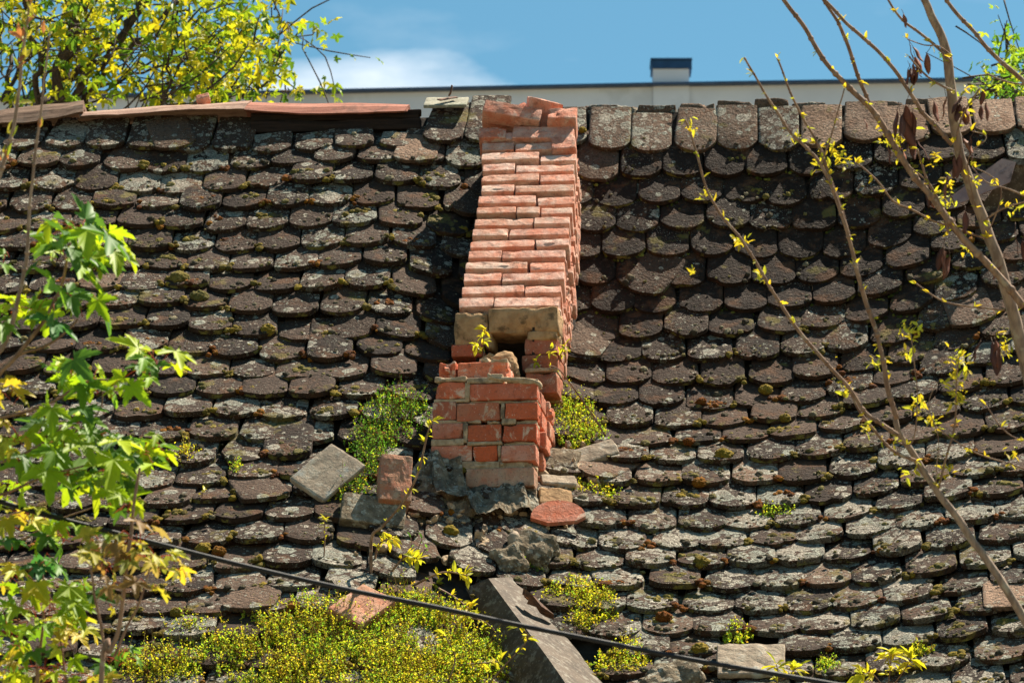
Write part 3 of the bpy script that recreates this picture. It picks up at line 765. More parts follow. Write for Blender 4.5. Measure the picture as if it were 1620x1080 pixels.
# measured course lines on the photo (bottom y of each course) and the face edges
tops = [487, 466, 448, 429, 411, 393, 376, 359, 342, 326, 308, 291, 274, 257, 240, 223]
def edge_l(y): return float(np.interp(y, [190, 300, 335, 360, 405, 445, 490], [762, 761, 753, 748, 741, 733, 722]))
def edge_r(y): return float(np.interp(y, [190, 290, 330, 390, 440, 490], [911, 911, 907, 900, 893, 886]))
for i, yb in enumerate(tops):
    yt = (tops[i + 1] if i + 1 < len(tops) else 207) + 2.6
    ym = (yb + yt) / 2; xl, xr = edge_l(ym) + U(-2, 2), edge_r(ym) + U(-2, 1.5)
    W_ = xr - xl; fr = .63 if i % 2 else .36
    cuts = [xl, xl + W_ * (fr + U(-.02, .02)), xr]
    if i == 8: cuts = [xl, xl + W_ * .41, xl + W_ * .66, xr]
    for j in range(len(cuts) - 1):
        g_ = 1.2 + (U(0, 2) if i > 6 else U(0, 1))
        A_ = rk(cuts[j] + g_ * .5, ym); B_ = rk(cuts[j + 1] - g_ * .5, ym); T_ = rk((cuts[j] + cuts[j + 1]) / 2, yt); U_ = rk((cuts[j] + cuts[j + 1]) / 2, yb)
        w_ = (B_ - A_) @ CXR; h_ = (T_ - U_) @ RU
        c = (A_ + B_) / 2; c = c + RU * (((T_ + U_) / 2 - c) @ RU)
        r0 = rng.normal(0, .016); A3 = np.array([CXR * math.cos(r0) + RU * math.sin(r0), -RN, RU * math.cos(r0) - CXR * math.sin(r0)])
        block(chim, c - RN * (.055 + U(-.006, .006)), A3, (w_, .12, h_ - .019), (U(.4, 1), U(.7, 1.0), U(0, .35) if U(0, 1) < .3 else 0., 1), .0035, .0016, .0025)
        if i < 9 and U(0, 1) < .0:   # squeezed-out bed mortar
            mw = w_ * U(.3, .8)
            block(mort, c - RN * .005 + RU * h_ / 2 + CXR * U(-.2, .2) * w_, A3, (mw, .05, .012 + U(0, .006)), (1, 1, 1, 1), .004, .003)
    # right flank: several wythes of headers behind the face
    E_ = rk(xr, ym)
    hcur = h_
    for q in range(3):
        o_ = U(-.006, .004)
        block(chim, E_ - RN * (.12 + .082 * q + .045) - CXR * (.055 - o_) + RU * U(-.006, .006), np.array([CXR, -RN, RU]), (.12, .076, hcur - .015), (U(.4, 1), U(.45, .9), U(.0, .35), 1), .006, .004, .012)
# core below the rake
E0 = rk(803, 489); E1 = rk(836, 200)
Lr = (E1 - E0) @ RU
block(core, (E0 + E1) / 2 - RN * (.055 + .17), np.array([CXR, -RN, RU]), (.36, .34, Lr - .02), (1, 1, 1, 1), .006, .003)
# last uneven courses at the head
for x0, x1, y0, y1, r0, g_ in ((758, 802, 208, 223, -.02, .35), (811, 907, 205, 224, -.05, .6), (873, 911, 222, 240, .1, .5)):
    A_ = rk(x0, (y0 + y1) / 2); B_ = rk(x1, (y0 + y1) / 2); w_ = (B_ - A_) @ CXR; h_ = (rk(x0, y0) - rk(x0, y1)) @ RU
    A3 = np.array([CXR * math.cos(r0) + RU * math.sin(r0), -RN, RU * math.cos(r0) - CXR * math.sin(r0)])
    block(chim, (A_ + B_) / 2 - RN * .04, A3, (w_, .12, h_), (.6, g_, .1, 1), .008, .005, .015)
chimney = chim.build("chimney", M['brick'], house, origin=base_c, smooth=False)
chimney['label'] = "tall leaning red brick chimney with eroded joints and a square flue opening"
mort.build("mortar", M['mortar'], chimney, origin=base_c); core.build("flue", M['dark'], chimney, origin=base_c)
stone.build("lintel_stone", M['stone'], chimney, origin=base_c)
# cement fillet round the foot
mb = MB(); gx_ = np.linspace(0, 1, 70); gy_ = np.linspace(0, 1, 34)
V = []
for j, b in enumerate(gy_):
    for i, a in enumerate(gx_):
        px = 632 + a * 225; ytop = np.interp(px, [632, 680, 730, 740, 850, 857], [760, 722, 724, 768, 774, 782]); ybot = np.interp(px, [632, 700, 780, 857], [812, 830, 822, 806])
        py = ytop + (ybot - ytop) * b
        x_, s_ = hit(px, min(py + 0, 1000)); 
        # bulge: near the wall it stands up
        q, aa, dd, nn2 = frame(x_, s_)
        if b < .35 and 680 < px < 848:
            wp = plane_hit(px, py, base_c, CY) - CY * (.015 + .05 * b)
            rq = roofp(px, py, .10)[0]
            f_ = (b / .35); q = wp * (1 - f_) + rq * f_
        else: q = q + nn2 * (.02 + .07 * (1 - b)) * (math.sin(math.pi * min(max(a, .03), .97)) ** .4)
        nzv = float(fbm(np.array([px * .045, py * .08, 1.]), 5, 5))
        V.append(q + nn2 * (.028 * nzv))
F = [[j * 70 + i, (j + 1) * 70 + i, (j + 1) * 70 + i + 1, j * 70 + i + 1] for j in range(33) for i in range(69)]
mb.add(V, F); mb.build("cement_fillet", M['render'], chimney, origin=base_c, smooth=False)

# ------------------------------------------------------------------ loose bricks, stones and slabs: each a thing of its own
def rotm(ax_, ang): return np.array(Matrix.Rotation(ang, 3, Vector(ax_)))
def loose(name, mat, c, A, dims, col, label, cat, tm=None, **k):
    m_ = MB(); block(m_, c, A, dims, col, tmpl=tm, **k); return tag(m_.build(name, mat, smooth=False), label, cat)
Ab = np.array([CXR, -RN, RU])
loose("loose_brick", M['brick'], rk(810, 195) + RN * .02, Ab @ rotm(HY, .22).T @ rotm(CX, .25).T, (.25, .12, .07), (.5, .55, .15, 1),
      "long pinkish brick lying slanted across the left of the chimney head", "brick", chip=.008)
loose("loose_brick", M['brick'], rk(821, 180) - RN * .03 + HY * .03, Ab @ rotm(HY, -.65).T @ rotm(HZ, .5).T, (.12, .12, .07), (.35, .3, .2, 1),
      "small red brick end poking up between two slanted bricks on the chimney head", "brick", chip=.008)
loose("loose_brick", M['brick'], rk(857, 183) + RN * .01, Ab @ rotm(HY, .16).T @ rotm(CX, -.5).T @ rotm(HZ, .45).T, (.15, .12, .085), (.6, .6, .1, 1),
      "chunky tilted brick standing highest at the middle of the chimney head", "brick", chip=.008)
loose("loose_brick", M['brick'], rk(890, 198) + RN * .0, Ab @ rotm(HY, .04).T, (.125, .13, .085), (.6, .55, .1, 1),
      "squarish brick at the right corner of the chimney head", "brick", chip=.006)
def on_roof(px, py, lift=0., spin=0., tip=0., roll=0.):
    p, a, d, n = roofp(px, py, .05 + lift)
    A = np.array([a, d, n])
    A = A @ rotm(n, spin).T; A = A @ rotm(a, tip).T; A = A @ rotm(d, roll).T
    return p, A
p, A_ = on_roof(613, 742, .07, .12, .45)
loose("loose_brick", M['brick'], p, A_, (.12, .20, .11), (.35, .25, .75, 1), "brown broken brick standing on end in weeds left of the chimney foot", "brick", tm=BT_S, chip=.02, rough=.005)
p, A_ = on_roof(520, 732, .05, -.60, .36, -.1)
loose("loose_slab", M['slab'], p, A_, (.17, .24, .025), (1, 1, 1, 1), "pale square-cornered slab with grey lichen propped up in weeds left of the chimney", "slab", rad=.006, chip=0)
p, A_ = on_roof(566, 942, .03, -.5, .05, 0)
loose("loose_slab", M['brick'], p, A_, (.14, .22, .03), (.5, .4, .75, 1), "pinkish slab lying above the yellow weeds behind the black cable", "slab", rad=.006, chip=0)
p, A_ = on_roof(805, 578, .0); p = p2h(806, 590) - CY * .12
loose("loose_stone", M['stone'], p, np.array([CX, CY, CZ]) @ rotm(HY, .35).T, (.15, .14, .105), (1, 1, 1, 1), "pointed tan boulder lodged in front of the black flue opening", "stone", tm=BT_S, rad=.05, rough=.010, taper=.55)
p = p2h(783, 590) - CY * .06
loose("loose_stone", M['stone'], p, np.array([CX, CY, CZ]) @ rotm(HY, -.4).T, (.11, .1, .12), (1, 1, 1, 1), "smaller flat grey tan stone behind the pointed boulder in the flue opening", "stone", tm=BT_S, rad=.04, rough=.008, taper=.3)
p, A_ = on_roof(876, 802, .04, .12, .25, .12)
m_ = MB(); th = np.linspace(math.pi, 2 * math.pi, 14)
pts = [p + A_[0] * (.105 * math.cos(t)) + A_[1] * (-.075 * math.sin(t) * -1) for t in th]
half = [p + A_[0] * (.105 * math.cos(t)) - A_[1] * (.085 * -math.sin(t)) for t in th] + [p + A_[0] * .07 + A_[1] * .022, p + A_[1] * .03 - A_[0] * .04]
poly_plate(m_, half, .02, A_[2], (.55, .25, .15, 1)); tag(m_.build("tile_shard", M['brick'], smooth=False), "red broken half round tile shard lying right below the chimney foot", "tile shard")
p, A_ = on_roof(918, 738, .04, -.25, .3, .1)
for (px, py, dims, sp, tp, ro, mat_, col, lab) in (
    (876, 722, (.17, .12, .03), -.15, .2, .2, 'render', (1, 1, 1, 1), "flat grey stone wedged against the right side of the chimney foot"),
    (935, 712, (.20, .09, .028), .42, .3, .1, 'slab', (1, 1, 1, 1), "long grey stone sloping up beside the weeds right of the chimney"),
    (878, 757, (.14, .06, .024), .22, .1, .0, 'slab', (1, 1, 1, 1), "thin pale stone chip lying just right of the lowest chimney bricks"),
    (873, 782, (.13, .09, .03), .1, .2, 0, 'stone', (1, 1, 1, 1), "tan flake of stone right above the red tile shard"),
    (1062, 1066, (.22, .16, .06), .35, .2, 0, 'render', (1, 1, 1, 1), "dark lumpy stone at the bottom edge right of the folded metal sheet"),
    (1188, 1040, (.24, .18, .025), .02, .15, 0, 'slab', (1, 1, 1, 1), "pale squared slab flat on the roof just above the right end of the cable"),
    (585, 797, (.24, .14, .05), .05, .25, 0, 'render', (1, 1, 1, 1), "dark flat stone below the standing brown brick"),
    (800, 872, (.13, .12, .07), .5, .3, 0, 'render', (1, 1, 1, 1), "rough grey lichen covered lump at the top of the folded metal sheet"),
    (838, 858, (.16, .14, .10), -.4, .2, .2, 'render', (1, 1, 1, 1), "largest rough grey lump crusted with lichen below the chimney"),
    (808, 845, (.05, .07, .09), .3, .5, .2, 'slab', (1, 1, 1, 1), "small pointed grey stone upright above the lichen lumps")):
    p, A_ = on_roof(px, py, .015, sp, tp, ro)
    big = dims[2] > .05
    loose("loose_stone", M[mat_], p, A_, dims, col, lab, "stone", tm=BT_S, rad=.03 if big else .008, rough=.014 if big else .004, chip=.02 if big else 0)
# grit and small broken bits round the chimney foot
mb = MB()
for q in range(120):
    if U(0, 1) < .6: px, py = 760 + rng.normal(0, 95), 812 + rng.normal(0, 28)
    else: px, py = 905 + rng.normal(0, 35), 745 + rng.normal(0, 30)
    if 690 < px < 845 and py < 790: continue
    pp_, a_, d_, n_ = roofp(px, py, .045); z_ = abs(rng.normal(0, .012)) + .005
    Rr = np.array(Matrix.Rotation(U(0, 6.28), 3, Vector(rng.normal(0, 1, 3)).normalized()))
    tv = ICO1[0] * (1 + .35 * fbm(ICO1[0] * 2 + q, q, 2)[:, None])
    mb.add(pp_ + (tv * z_ * [1.3, .9, .6]) @ Rr, ICO1[1], (1, 1, 1, 1))
tag(mb.build("rubble", M['mortar'], smooth=False), "crumbs of mortar and tile scattered around the chimney foot", kind="stuff")
# slipped tiles lying out of course
for i, (px, py, rt, lab, pe) in enumerate(((655, 252, .1, "pale pinkish tile slipped down under the ridge left of the chimney head", .7),
        (285, 222, -.30, "tilted brown tile with rusty streak in the top row beside a dark gap", .25),
        (1010, 445, .5, "smooth tile turned askew low in the dark field right of the chimney", .1),
        (1545, 500, -.15, "bare brown tile slipped forward beside the bare trunk", .35),
        (905, 545, .35, "flat tile skewed against the right flank of the chimney", .2),
        (925, 755, .5, "skewed tile with red broken rim right of the chimney foot", .45),
        (395, 960, .1, "plain tile laid askew above the yellow weeds", .3),
        (1600, 960, .02, "peach coloured clean tile beside the sapling stem at the right edge", .9),
        (430, 790, -.35, "tile turned sideways with a pale lichen blotch below the propped slab", .1))):
    x_, s_ = hit(px, py); m_ = MB()
    add_tile(m_, x_, s_ + .07, .27, TW, .05, rt, .14, .022, .018, (.6, 0, .35, pe), 900 + i, 3, .2)
    tag(m_.build("loose_tile", M['tile']), lab, "roof tile")
# three extra pieces on the crest
a = ridge_w(670, 163, -.06); b = ridge_w(742, 162, -.06)
capt = empty("ridge_tile", (a + b) / 2, label="grey green cap tile tied down with an iron clip on the ridge", cat="ridge tile")
m_ = MB(); A3 = np.array([nrm(b - a), nrm(HY * .75 + HZ * .45), nrm(HZ * .9 - HY * .5)])
block(m_, (a + b) / 2, A3, (.19, .16, .016), (1, 1, 1, 1), .004, .002); m_.build("cap", M['capstone'], capt)
m_ = MB(); block(m_, ridge_w(708, 156, -.09), A3 @ rotm(A3[2], .75).T, (.10, .028, .006), (1, 1, 1, 1), .002, .001)
tube(m_, [ridge_w(710, 152, -.09), ridge_w(713, 146, -.09), ridge_w(715, 135, -.09)], [.004, .005, .004], 6)
m_.build("clip", M['rust'], capt)
a = ridge_w(322, 158, -.03); loose("tile_fragment", M['brick'], a, np.array([HX, HY, HZ]) @ rotm(HY, -.35).T @ rotm(HX, -.5).T, (.06, .05, .03), (.5, .7, .1, 1),
      "small pale red fragment perched on the ridge sheet at left", "fragment")

# ------------------------------------------------------------------ moss
lmat = {0: [(.16, .13, .08), (.28, .24, .15), (.10, .08, .05), (.24, .20, .07)], 1: [(.26, .085, .012), (.34, .14, .015), (.14, .045, .012)],
        2: [(.36, .25, .03), (.28, .20, .03), (.20, .15, .03)], 3: [(.28, .22, .05), (.20, .17, .045), (.32, .24, .05)], 4: [(.10, .12, .02), (.26, .27, .05), (.05, .06, .015)]}
mb = MB()
def lump_batch(mb, L, tmpl, seed):
    if not L: return
    pos = np.array([l[0] for l in L]); n = np.array([l[1] for l in L]); sz = np.array([l[2] for l in L])
    t = nrm(np.cross(n, rng.normal(size=n.shape))); b = np.cross(n, t)
    fx = rng.uniform(.8, 1.4, len(L)); fy = rng.uniform(.8, 1.2, len(L)); fz = rng.uniform(.5, .85, len(L))
    Ms = np.stack([t * (sz * fx)[:, None], b * (sz * fy)[:, None], n * (sz * fz)[:, None]], -1)
    cols = np.array([lmat[l[3]][rng.integers(0, len(lmat[l[3]]))] + (1,) for l in L]) * rng.uniform(.7, 1.3, (len(L), 1))
    tv, tf = tmpl
    tv = tv * (1 + .28 * fbm(tv * 2.2 + seed, seed, 2)[:, None])
    mb.inst(tv, tf, Ms, pos, cols)
small = [l for l in lumps if l[2] < .007]; large = [l for l in lumps if l[2] >= .007]
for q in range(4): lump_batch(mb, small[q::4], ICO1, q); lump_batch(mb, large[q::4], ICO2, q + 9)
tag(mb.build("moss", M['moss'], origin=HO + np.array([0, 0, 5])), "small brown and golden moss tufts scattered over the tiles", kind="stuff")
# named cushions
for i, (px, py, rpx, kind, lab) in enumerate((
    (1145, 712, 17, 2, "fat yellow green moss cushion in the middle of the right roof half"),
    (1211, 608, 13, 2, "yellow moss ball high on the right slope beside a twig"),
    (1105, 752, 13, 1, "brownish orange and yellow moss cushion below the fat yellow green one"),
    (1110, 880, 14, 2, "round yellow moss cushion low on the slope between the weeds and the twig"),
    (1243, 655, 11, 2, "bright moss ball left of a sapling twig with orange rim"),
    (1110, 625, 10, 1, "orange moss knob beside a dead stalk right of the chimney"),
    (1090, 690, 10, 1, "dull orange moss knob left of the fat yellow cushion"),
    (1050, 966, 13, 1, "red brown moss cushion above the cable right of the folded sheet"),
    (1107, 1020, 14, 2, "wide yellow moss cushion just above the cable"),
    (285, 430, 18, 3, "large olive moss pillow in the middle of the left slope"),
    (318, 462, 17, 3, "large olive moss pillow just below another one on the left slope"),
    (425, 507, 14, 2, "domed golden moss cushion left of the dark chimney shadow"),
    (325, 855, 13, 2, "golden moss ball above the black cable on the left"),
    (350, 860, 12, 1, "rust brown moss ball touching a golden one above the cable"),
    (283, 956, 11, 2, "flat golden moss cushion alone on a low left tile"),
    (250, 1010, 12, 3, "olive moss cushion near the bottom left beside the yellow weeds"),
    (706, 824, 13, 2, "flat bright moss pad under the cement at the chimney foot"),
    (922, 197, 8, 2, "small green moss ball on the ridge row right of the chimney head"),
    (470, 265, 9, 3, "cluster moss cushion near the ridge on the left slope"))):
    p, a, d, n = roofp(px, py, .058)
    r_ = rpx / 400 * .85; m_ = MB()
    for q in range(4 if rpx > 11 else 2):
        tv, tf = ICO3; tv2 = tv * (1 + .20 * fbm(tv * 3.2 + i, i, 3)[:, None] + .10 * fbm(tv * 11 + i, i + 3, 2)[:, None])
        o_ = (a * rng.normal(0, .35) + d * rng.normal(0, .3)) * r_ * (q > 0); rr2 = r_ * (1 if q == 0 else U(.4, .7))
        m_.add(p + o_ + tv2[:, 0:1] * a * rr2 + tv2[:, 1:2] * d * rr2 * .9 + tv2[:, 2:3] * n * rr2 * .7, tf, tuple(np.array(lmat[kind][rng.integers(0, 2)]) * 1.0) + (1,))
    tag(m_.build("moss_cushion", M['moss'], origin=p), lab, "moss", "larger moss cushions on the tiles")

# ------------------------------------------------------------------ plants
def maple_template(fine=True):
    lob = [(-118, .42), (-62, .78), (0, 1.0), (62, .78), (118, .42)]
    pts = [(0, -.04, 0)]; out = []
    for i, (ang, L) in enumerate(lob):
        w = 1
        for da, rr in (((-30, .36), (-21, .54), (-18, .70), (-12, .64), (-8, .86), (0, 1.), (8, .86), (12, .64), (18, .70), (21, .54), (30, .36)) if fine else ((-27, .42), (-14, .72), (0, 1.), (14, .72), (27, .42))):
            a = math.radians(ang + da); r = rr * L if abs(da) < 24 else .42 + .02 * (i % 2)
            if abs(da) >= 24 and i in (0, 4): r *= .75
            fold = .10 * min(abs(da), 18) / 15 * r if abs(da) < 24 else .10
            out.append((r * math.sin(a), r * math.cos(a), fold - .28 * r * r))
    V = [(0, 0, 0)] + out; n = len(out)
    F = [[0, i, i + 1] for i in range(1, n)]
    return np.array(V), np.array(F)
MAPLE, MAPLE_S = maple_template(True), maple_template(False)
LEAFLET = (np.array([(0, 0, 0), (-.18, .3, .05), (-.14, .68, .03), (0, 1, -.12), (.14, .68, .03), (.18, .3, .05), (0, .5, -.02)]),
           np.array([[0, 6, 1], [1, 6, 2], [2, 6, 3], [3, 6, 4], [4, 6, 5], [5, 6, 0]]))
def orient(dirs, ups):
    y = nrm(dirs); x = nrm(np.cross(y, ups)); z = np.cross(x, y); return x, y, z
def leaves(mb, tmpl, pos, dirs, ups, sizes, cols):
    x, y, z = orient(dirs, ups); s = np.asarray(sizes)[:, None]
    mb.inst(tmpl[0], tmpl[1], np.stack([x * s, y * s, z * s], -1), pos, cols)
def pal(cs, n, jit=.2):
    c = np.array(cs)[rng.integers(0, len(cs), n)]
    return np.concatenate([c * rng.uniform(1 - jit, 1 + jit, (n, 1)), np.ones((n, 1))], 1)

# --- weed patches
YG = [(.80, .72, .06), (.84, .74, .08), (.68, .70, .06), (.74, .50, .10), (.58, .66, .05), (.36, .46, .04)]
GR = [(.09, .24, .04), (.13, .32, .05), (.17, .36, .06), (.07, .18, .03)]
MX = [(.42, .66, .08), (.60, .70, .07), (.70, .66, .08), (.28, .54, .07)]
def weed_patch(blobs, n, hgt, pals, leaf=.0065):
    """blobs: (px, py, rx, ry) photo ellipses on the roof"""
    mb = MB(); st = MB(); w = np.array([b[2] * b[3] for b in blobs], float); w /= w.sum(); origin = None
    PV = []; DV = []; NV_ = []; SZ = []; CL = []
    for k in range(n):
        b = blobs[rng.choice(len(blobs), p=w)]
        r = math.sqrt(U(0, 1)); t = U(0, 6.283)
        if U(0, 1) < .15: r *= 1.25
        px = b[0] + b[2] * r * math.cos(t); py = b[1] + b[3] * r * math.sin(t)
        if n > 3000 and vnoise(np.array([px * .018, py * .035, 2.])) + .55 * vnoise(np.array([px * .06, py * .1, 5.])) < -.60: continue
        p, a, d, nn2 = roofp(px, py, .03)
        if origin is None: origin = p
        dr = nrm(HZ * .9 + nn2 * .5 + rng.normal(0, .35, 3)); h = hgt * U(.4, 1.2) * (1.15 - .6 * min(r, 1))
        bend = rng.normal(0, .25, 3); prev = p
        pts = [p + dr * h * q + bend * h * q * q * .5 for q in (0, .5, 1)]
        tube(st, pts, [.0012, .001, .0007], 3, 1, col=(.20, .16, .05, 1) if U(0, 1) < .5 else (.30, .12, .05, 1))
        m_ = rng.integers(7, 15)
        if U(0, 1) < .08: h *= 1.7; pts = [p + dr * h * q for q in (0, .5, 1)]; tube(st, pts, [.0012, .001, .0007], 3, 1, col=(.40, .30, .12, 1))
        q = rng.uniform(.15, 1, m_); base = p + dr * h * q[:, None] + bend * h * (q * q * .5)[:, None]
        dd = nrm(rng.normal(0, 1, (m_, 3)) + dr * .6)
        pc = pals[0] if len(pals) == 1 or U(0, 1) < (.70 if n < 3000 else .5 + .5 * float(vnoise(np.array([px * .02, py * .04, 9.])))) else pals[1]
        PV.append(base); DV.append(dd); NV_.append(nrm(rng.normal(0, .5, (m_, 3)) + HZ)); SZ.append(rng.uniform(.8, 1.8, m_) * leaf * (1.3 - .5 * q)); CL.append(pal(pc, m_, .18))
    leaves(mb, (np.array([(0, 0, 0), (-.35, .5, .08), (0, 1, -.05), (.35, .5, .08)]), np.array([[0, 1, 2, 3]])), np.concatenate(PV), np.concatenate(DV), np.concatenate(NV_), np.concatenate(SZ), np.concatenate(CL))
    for v, c in zip(st.v, st.c): pass
    mb.v += st.v; mb.c += st.c; off = mb.n
    mb.f += [[i + off for i in f] for f in st.f]; mb.n += st.n
    return mb, origin
for nm, blobs, n, h, pl, lab, kd in (
    ("weed_patch", [(625, 660, 55, 42), (590, 700, 36, 28), (560, 780, 32, 18), (585, 735, 26, 30)], 950, .085, [GR, MX], "dark green chickweed clump in the shade left of the chimney foot", None),
    ("weed_patch", [(535, 780, 26, 16), (560, 755, 22, 18)], 170, .06, [YG, MX], "yellow green weeds sprouting under the propped pale slab", None),
    ("weed_patch", [(905, 668, 40, 34), (920, 695, 42, 18), (880, 650, 18, 22)], 560, .08, [MX, YG], "bright green weed clump growing against the right side of the chimney", None),
    ("weed_patch", [(935, 785, 42, 14)], 130, .05, [YG, MX], "low yellow weeds right of the red tile shard", None),
    ("weed_patch", [(905, 945, 52, 24), (950, 955, 30, 14), (935, 975, 40, 14), (918, 988, 30, 12)], 620, .06, [YG, MX], "yellow weed patch along the right edge of the folded metal sheet", None),
    ("weed_patch", [(985, 1050, 45, 22), (1000, 1030, 20, 14)], 330, .055, [YG, MX], "yellow weed patch at the bottom edge right of the folded metal sheet", None),
    ("weed_patch", [(848, 890, 18, 12)], 90, .05, [GR, MX], "tiny green rosette beside the torn end of the metal sheet", None),
    ("weed_patch", [(1232, 805, 30, 10)], 60, .05, [MX], "sparse little green seedlings in the middle of the right slope", None),
    ("weed_patch", [(1165, 1005, 22, 14)], 80, .055, [MX, YG], "pale weed tuft just above the cable on the right", None),
    ("weed_patch", [(1310, 1060, 20, 14)], 80, .05, [MX], "small weed tuft at the bottom edge below the cable end", None),
    ("weed_patch", [(1455, 1030, 22, 10)], 80, .05, [YG, MX], "low yellow weed tuft near the bottom right", None),
    ("weed_patch", [(297, 718, 12, 14)], 60, .06, [YG], "reddish yellow dry weed tuft on the left slope", None),
    ("weed_patch", [(376, 745, 8, 12)], 36, .07, [MX, YG], "slim upright weed left of the propped slab", None)):
    m_, og = weed_patch(blobs, n, h, pl)
    tag(m_.build(nm, M['weed'], origin=og, smooth=False), lab, "weeds")
m_, og = weed_patch([(640, 1010, 170, 56), (500, 990, 100, 36), (420, 1040, 110, 45), (700, 1050, 110, 50), (560, 1060, 200, 40), (260, 1055, 90, 28), (330, 1000, 60, 16), (640, 960, 60, 20)], 7200, .085, [YG, MX], .0066)
tag(m_.build("stonecrop", M['weed'], origin=og, smooth=False), "carpet of yellow green stonecrop and weeds along the bottom of the roof", kind="stuff")

def sprout(name, stems, leafpx, label, cat="plant", dist=None, lift=.06, cols=None, mat='leaf', stemr=.003, per=14, compound=True, stemmat='bark2'):
    """stems: list of photo polylines on the roof; clusters of narrow leaflets along the upper parts"""
    cols = cols or [(.60, .55, .04), (.50, .52, .05), (.66, .55, .05)]
    og = None; sm = MB(); lm = MB(); PV = []; DV = []; NV_ = []; SZ = []
    for st in stems:
        if dist: pts = [P(a, b, dist) for a, b in st]
        else:
            base, _, _, nn2 = roofp(st[0][0], st[0][1], .03); D = np.linalg.norm(base - CAM)
            pts = [base] + [P(a, b, D - lift * (i + 1) / len(st)) for i, (a, b) in enumerate(st[1:])]
        if og is None: og = pts[0]
        r = np.linspace(stemr, stemr * .45, len(pts))
        pp, tt, _ = tube(sm, pts, r, 5, 5)
        L = len(pp)
        for k in range(per):
            i = int(L * (.35 + .65 * (k + .5) / per)); i = min(i, L - 1)
            ang = k * 2.4; side = nrm(np.cross(tt[i], [0, .9, .3]) * math.cos(ang) + np.array([0, -1, .2]) * math.sin(ang))
            dr = nrm(tt[i] * .45 + side)
            for q in range(3 if compound else 1):
                d2 = nrm(dr + rng.normal(0, .35, 3)); PV.append(pp[i]); DV.append(d2); NV_.append(nrm(HZ + rng.normal(0, .4, 3) + np.array([0, -.5, 0]))); SZ.append(leafpx / 400 * U(.5, 1.15) * (.6 + .6 * (k / per)))
    leaves(lm, LEAFLET, np.array(PV), np.array(DV), np.array(NV_), np.array(SZ), pal(cols, len(PV), .2))
    r_ = empty(name, og); tag(r_, label, cat)
    sm.build("stem", M[stemmat], r_); lm.build("leaves", M[mat], r_, smooth=False); return r_
sprout("sprout", [[(764, 572), (764, 552), (767, 520)], [(764, 568), (757, 552), (752, 545)]], 17, "yellow seedling rooted at the left edge of the flue opening", lift=.75, per=9)
sprout("sprout", [[(862, 590), (868, 572), (872, 552)], [(868, 590), (885, 565), (893, 548)], [(868, 588), (856, 575), (846, 572)]], 17, "yellow green seedling at the right edge of the flue opening", lift=.62, per=7)
sprout("vine", [[(962, 692), (940, 660), (912, 620), (885, 585), (868, 578)]], 9, "bare reddish vine stem arching from the chimney down to the right weeds", "vine", lift=.3, per=4, stemr=.0045)
sprout("vine", [[(585, 905), (588, 850), (605, 832), (640, 790), (662, 745), (675, 690), (684, 665)]], 15, "woody vine leaning up along the left side of the chimney foot", "vine", lift=.20, per=13, stemr=.007)
sprout("bramble", [[(592, 840), (590, 880), (610, 905), (650, 918), (690, 922)], [(590, 880), (600, 860), (622, 850)], [(610, 905), (640, 880), (660, 884)], [(650, 918), (700, 905), (740, 910)], [(690, 922), (720, 945), (745, 965)]],
       19, "arching bramble with yellow shoots left of the folded metal sheet", lift=.15, per=11, stemr=.005)
sprout("bramble", [[(700, 1080), (720, 1040), (700, 1000)], [(760, 1080), (800, 1050), (835, 1010), (822, 990)], [(690, 1040), (740, 1050), (790, 1046)], [(800, 1010), (770, 985), (735, 975)]], 17, "low bramble with red stems trailing over the stonecrop beside the metal sheet", lift=.12, per=9, stemr=.004)
sprout("sprout", [[(1405, 1085), (1408, 1060), (1410, 1030)], [(1400, 1080), (1380, 1065), (1360, 1066)], [(1410, 1080), (1430, 1060), (1442, 1040)]], 26, "tall bright yellow shoot at the bottom edge right of the cable", lift=.15, per=9)
sprout("sprout", [[(1225, 1090), (1232, 1070), (1228, 1050)], [(1230, 1080), (1250, 1065), (1262, 1055)]], 26, "yellow shoot partly crossed by the cable at the bottom right", lift=.15, per=7)
sprout("sprout", [[(512, 885), (514, 850), (513, 818)]], 9, "thin upright yellow green stalk above the bramble", lift=.1, per=9)
sprout("sprout", [[(322, 790), (320, 782), (322, 774)]], 17, "single tiny yellow seedling on a dark tile left of centre", lift=.05, per=3)
sprout("grass_tuft", [[(655, 885), (652, 870), (650, 850)], [(656, 885), (662, 868), (668, 852)], [(657, 885), (668, 876), (676, 866)]], 10, "little tuft of green blades below the cement foot", lift=.05, per=4, cols=[(.15, .35, .05)], compound=False)
sprout("sprout", [[(1330, 635), (1318, 600), (1322, 560)]], 6, "dead brown moss stalk on the right slope left of the twig", lift=.04, per=2, stemr=.0015)
# fine dead stalks
for i, (px, py, h) in enumerate(((1098, 600, 26), (1152, 475, 14), (1285, 450, 10), (1415, 845, 18), (1210, 890, 16), (930, 800, 16))):
    p = rp(px, py, .03); m_ = MB(); tube(m_, [p, p + HZ * h / 800 + HX * .004, p + HZ * h / 400], [.0018, .0012, .001], 4, 3, wob=.002, seed=i)
    tag(m_.build("dry_stalk", M['bark2']), "thin dry stalk standing up from a roof tile", "stalk", "dry stalks on the right slope")

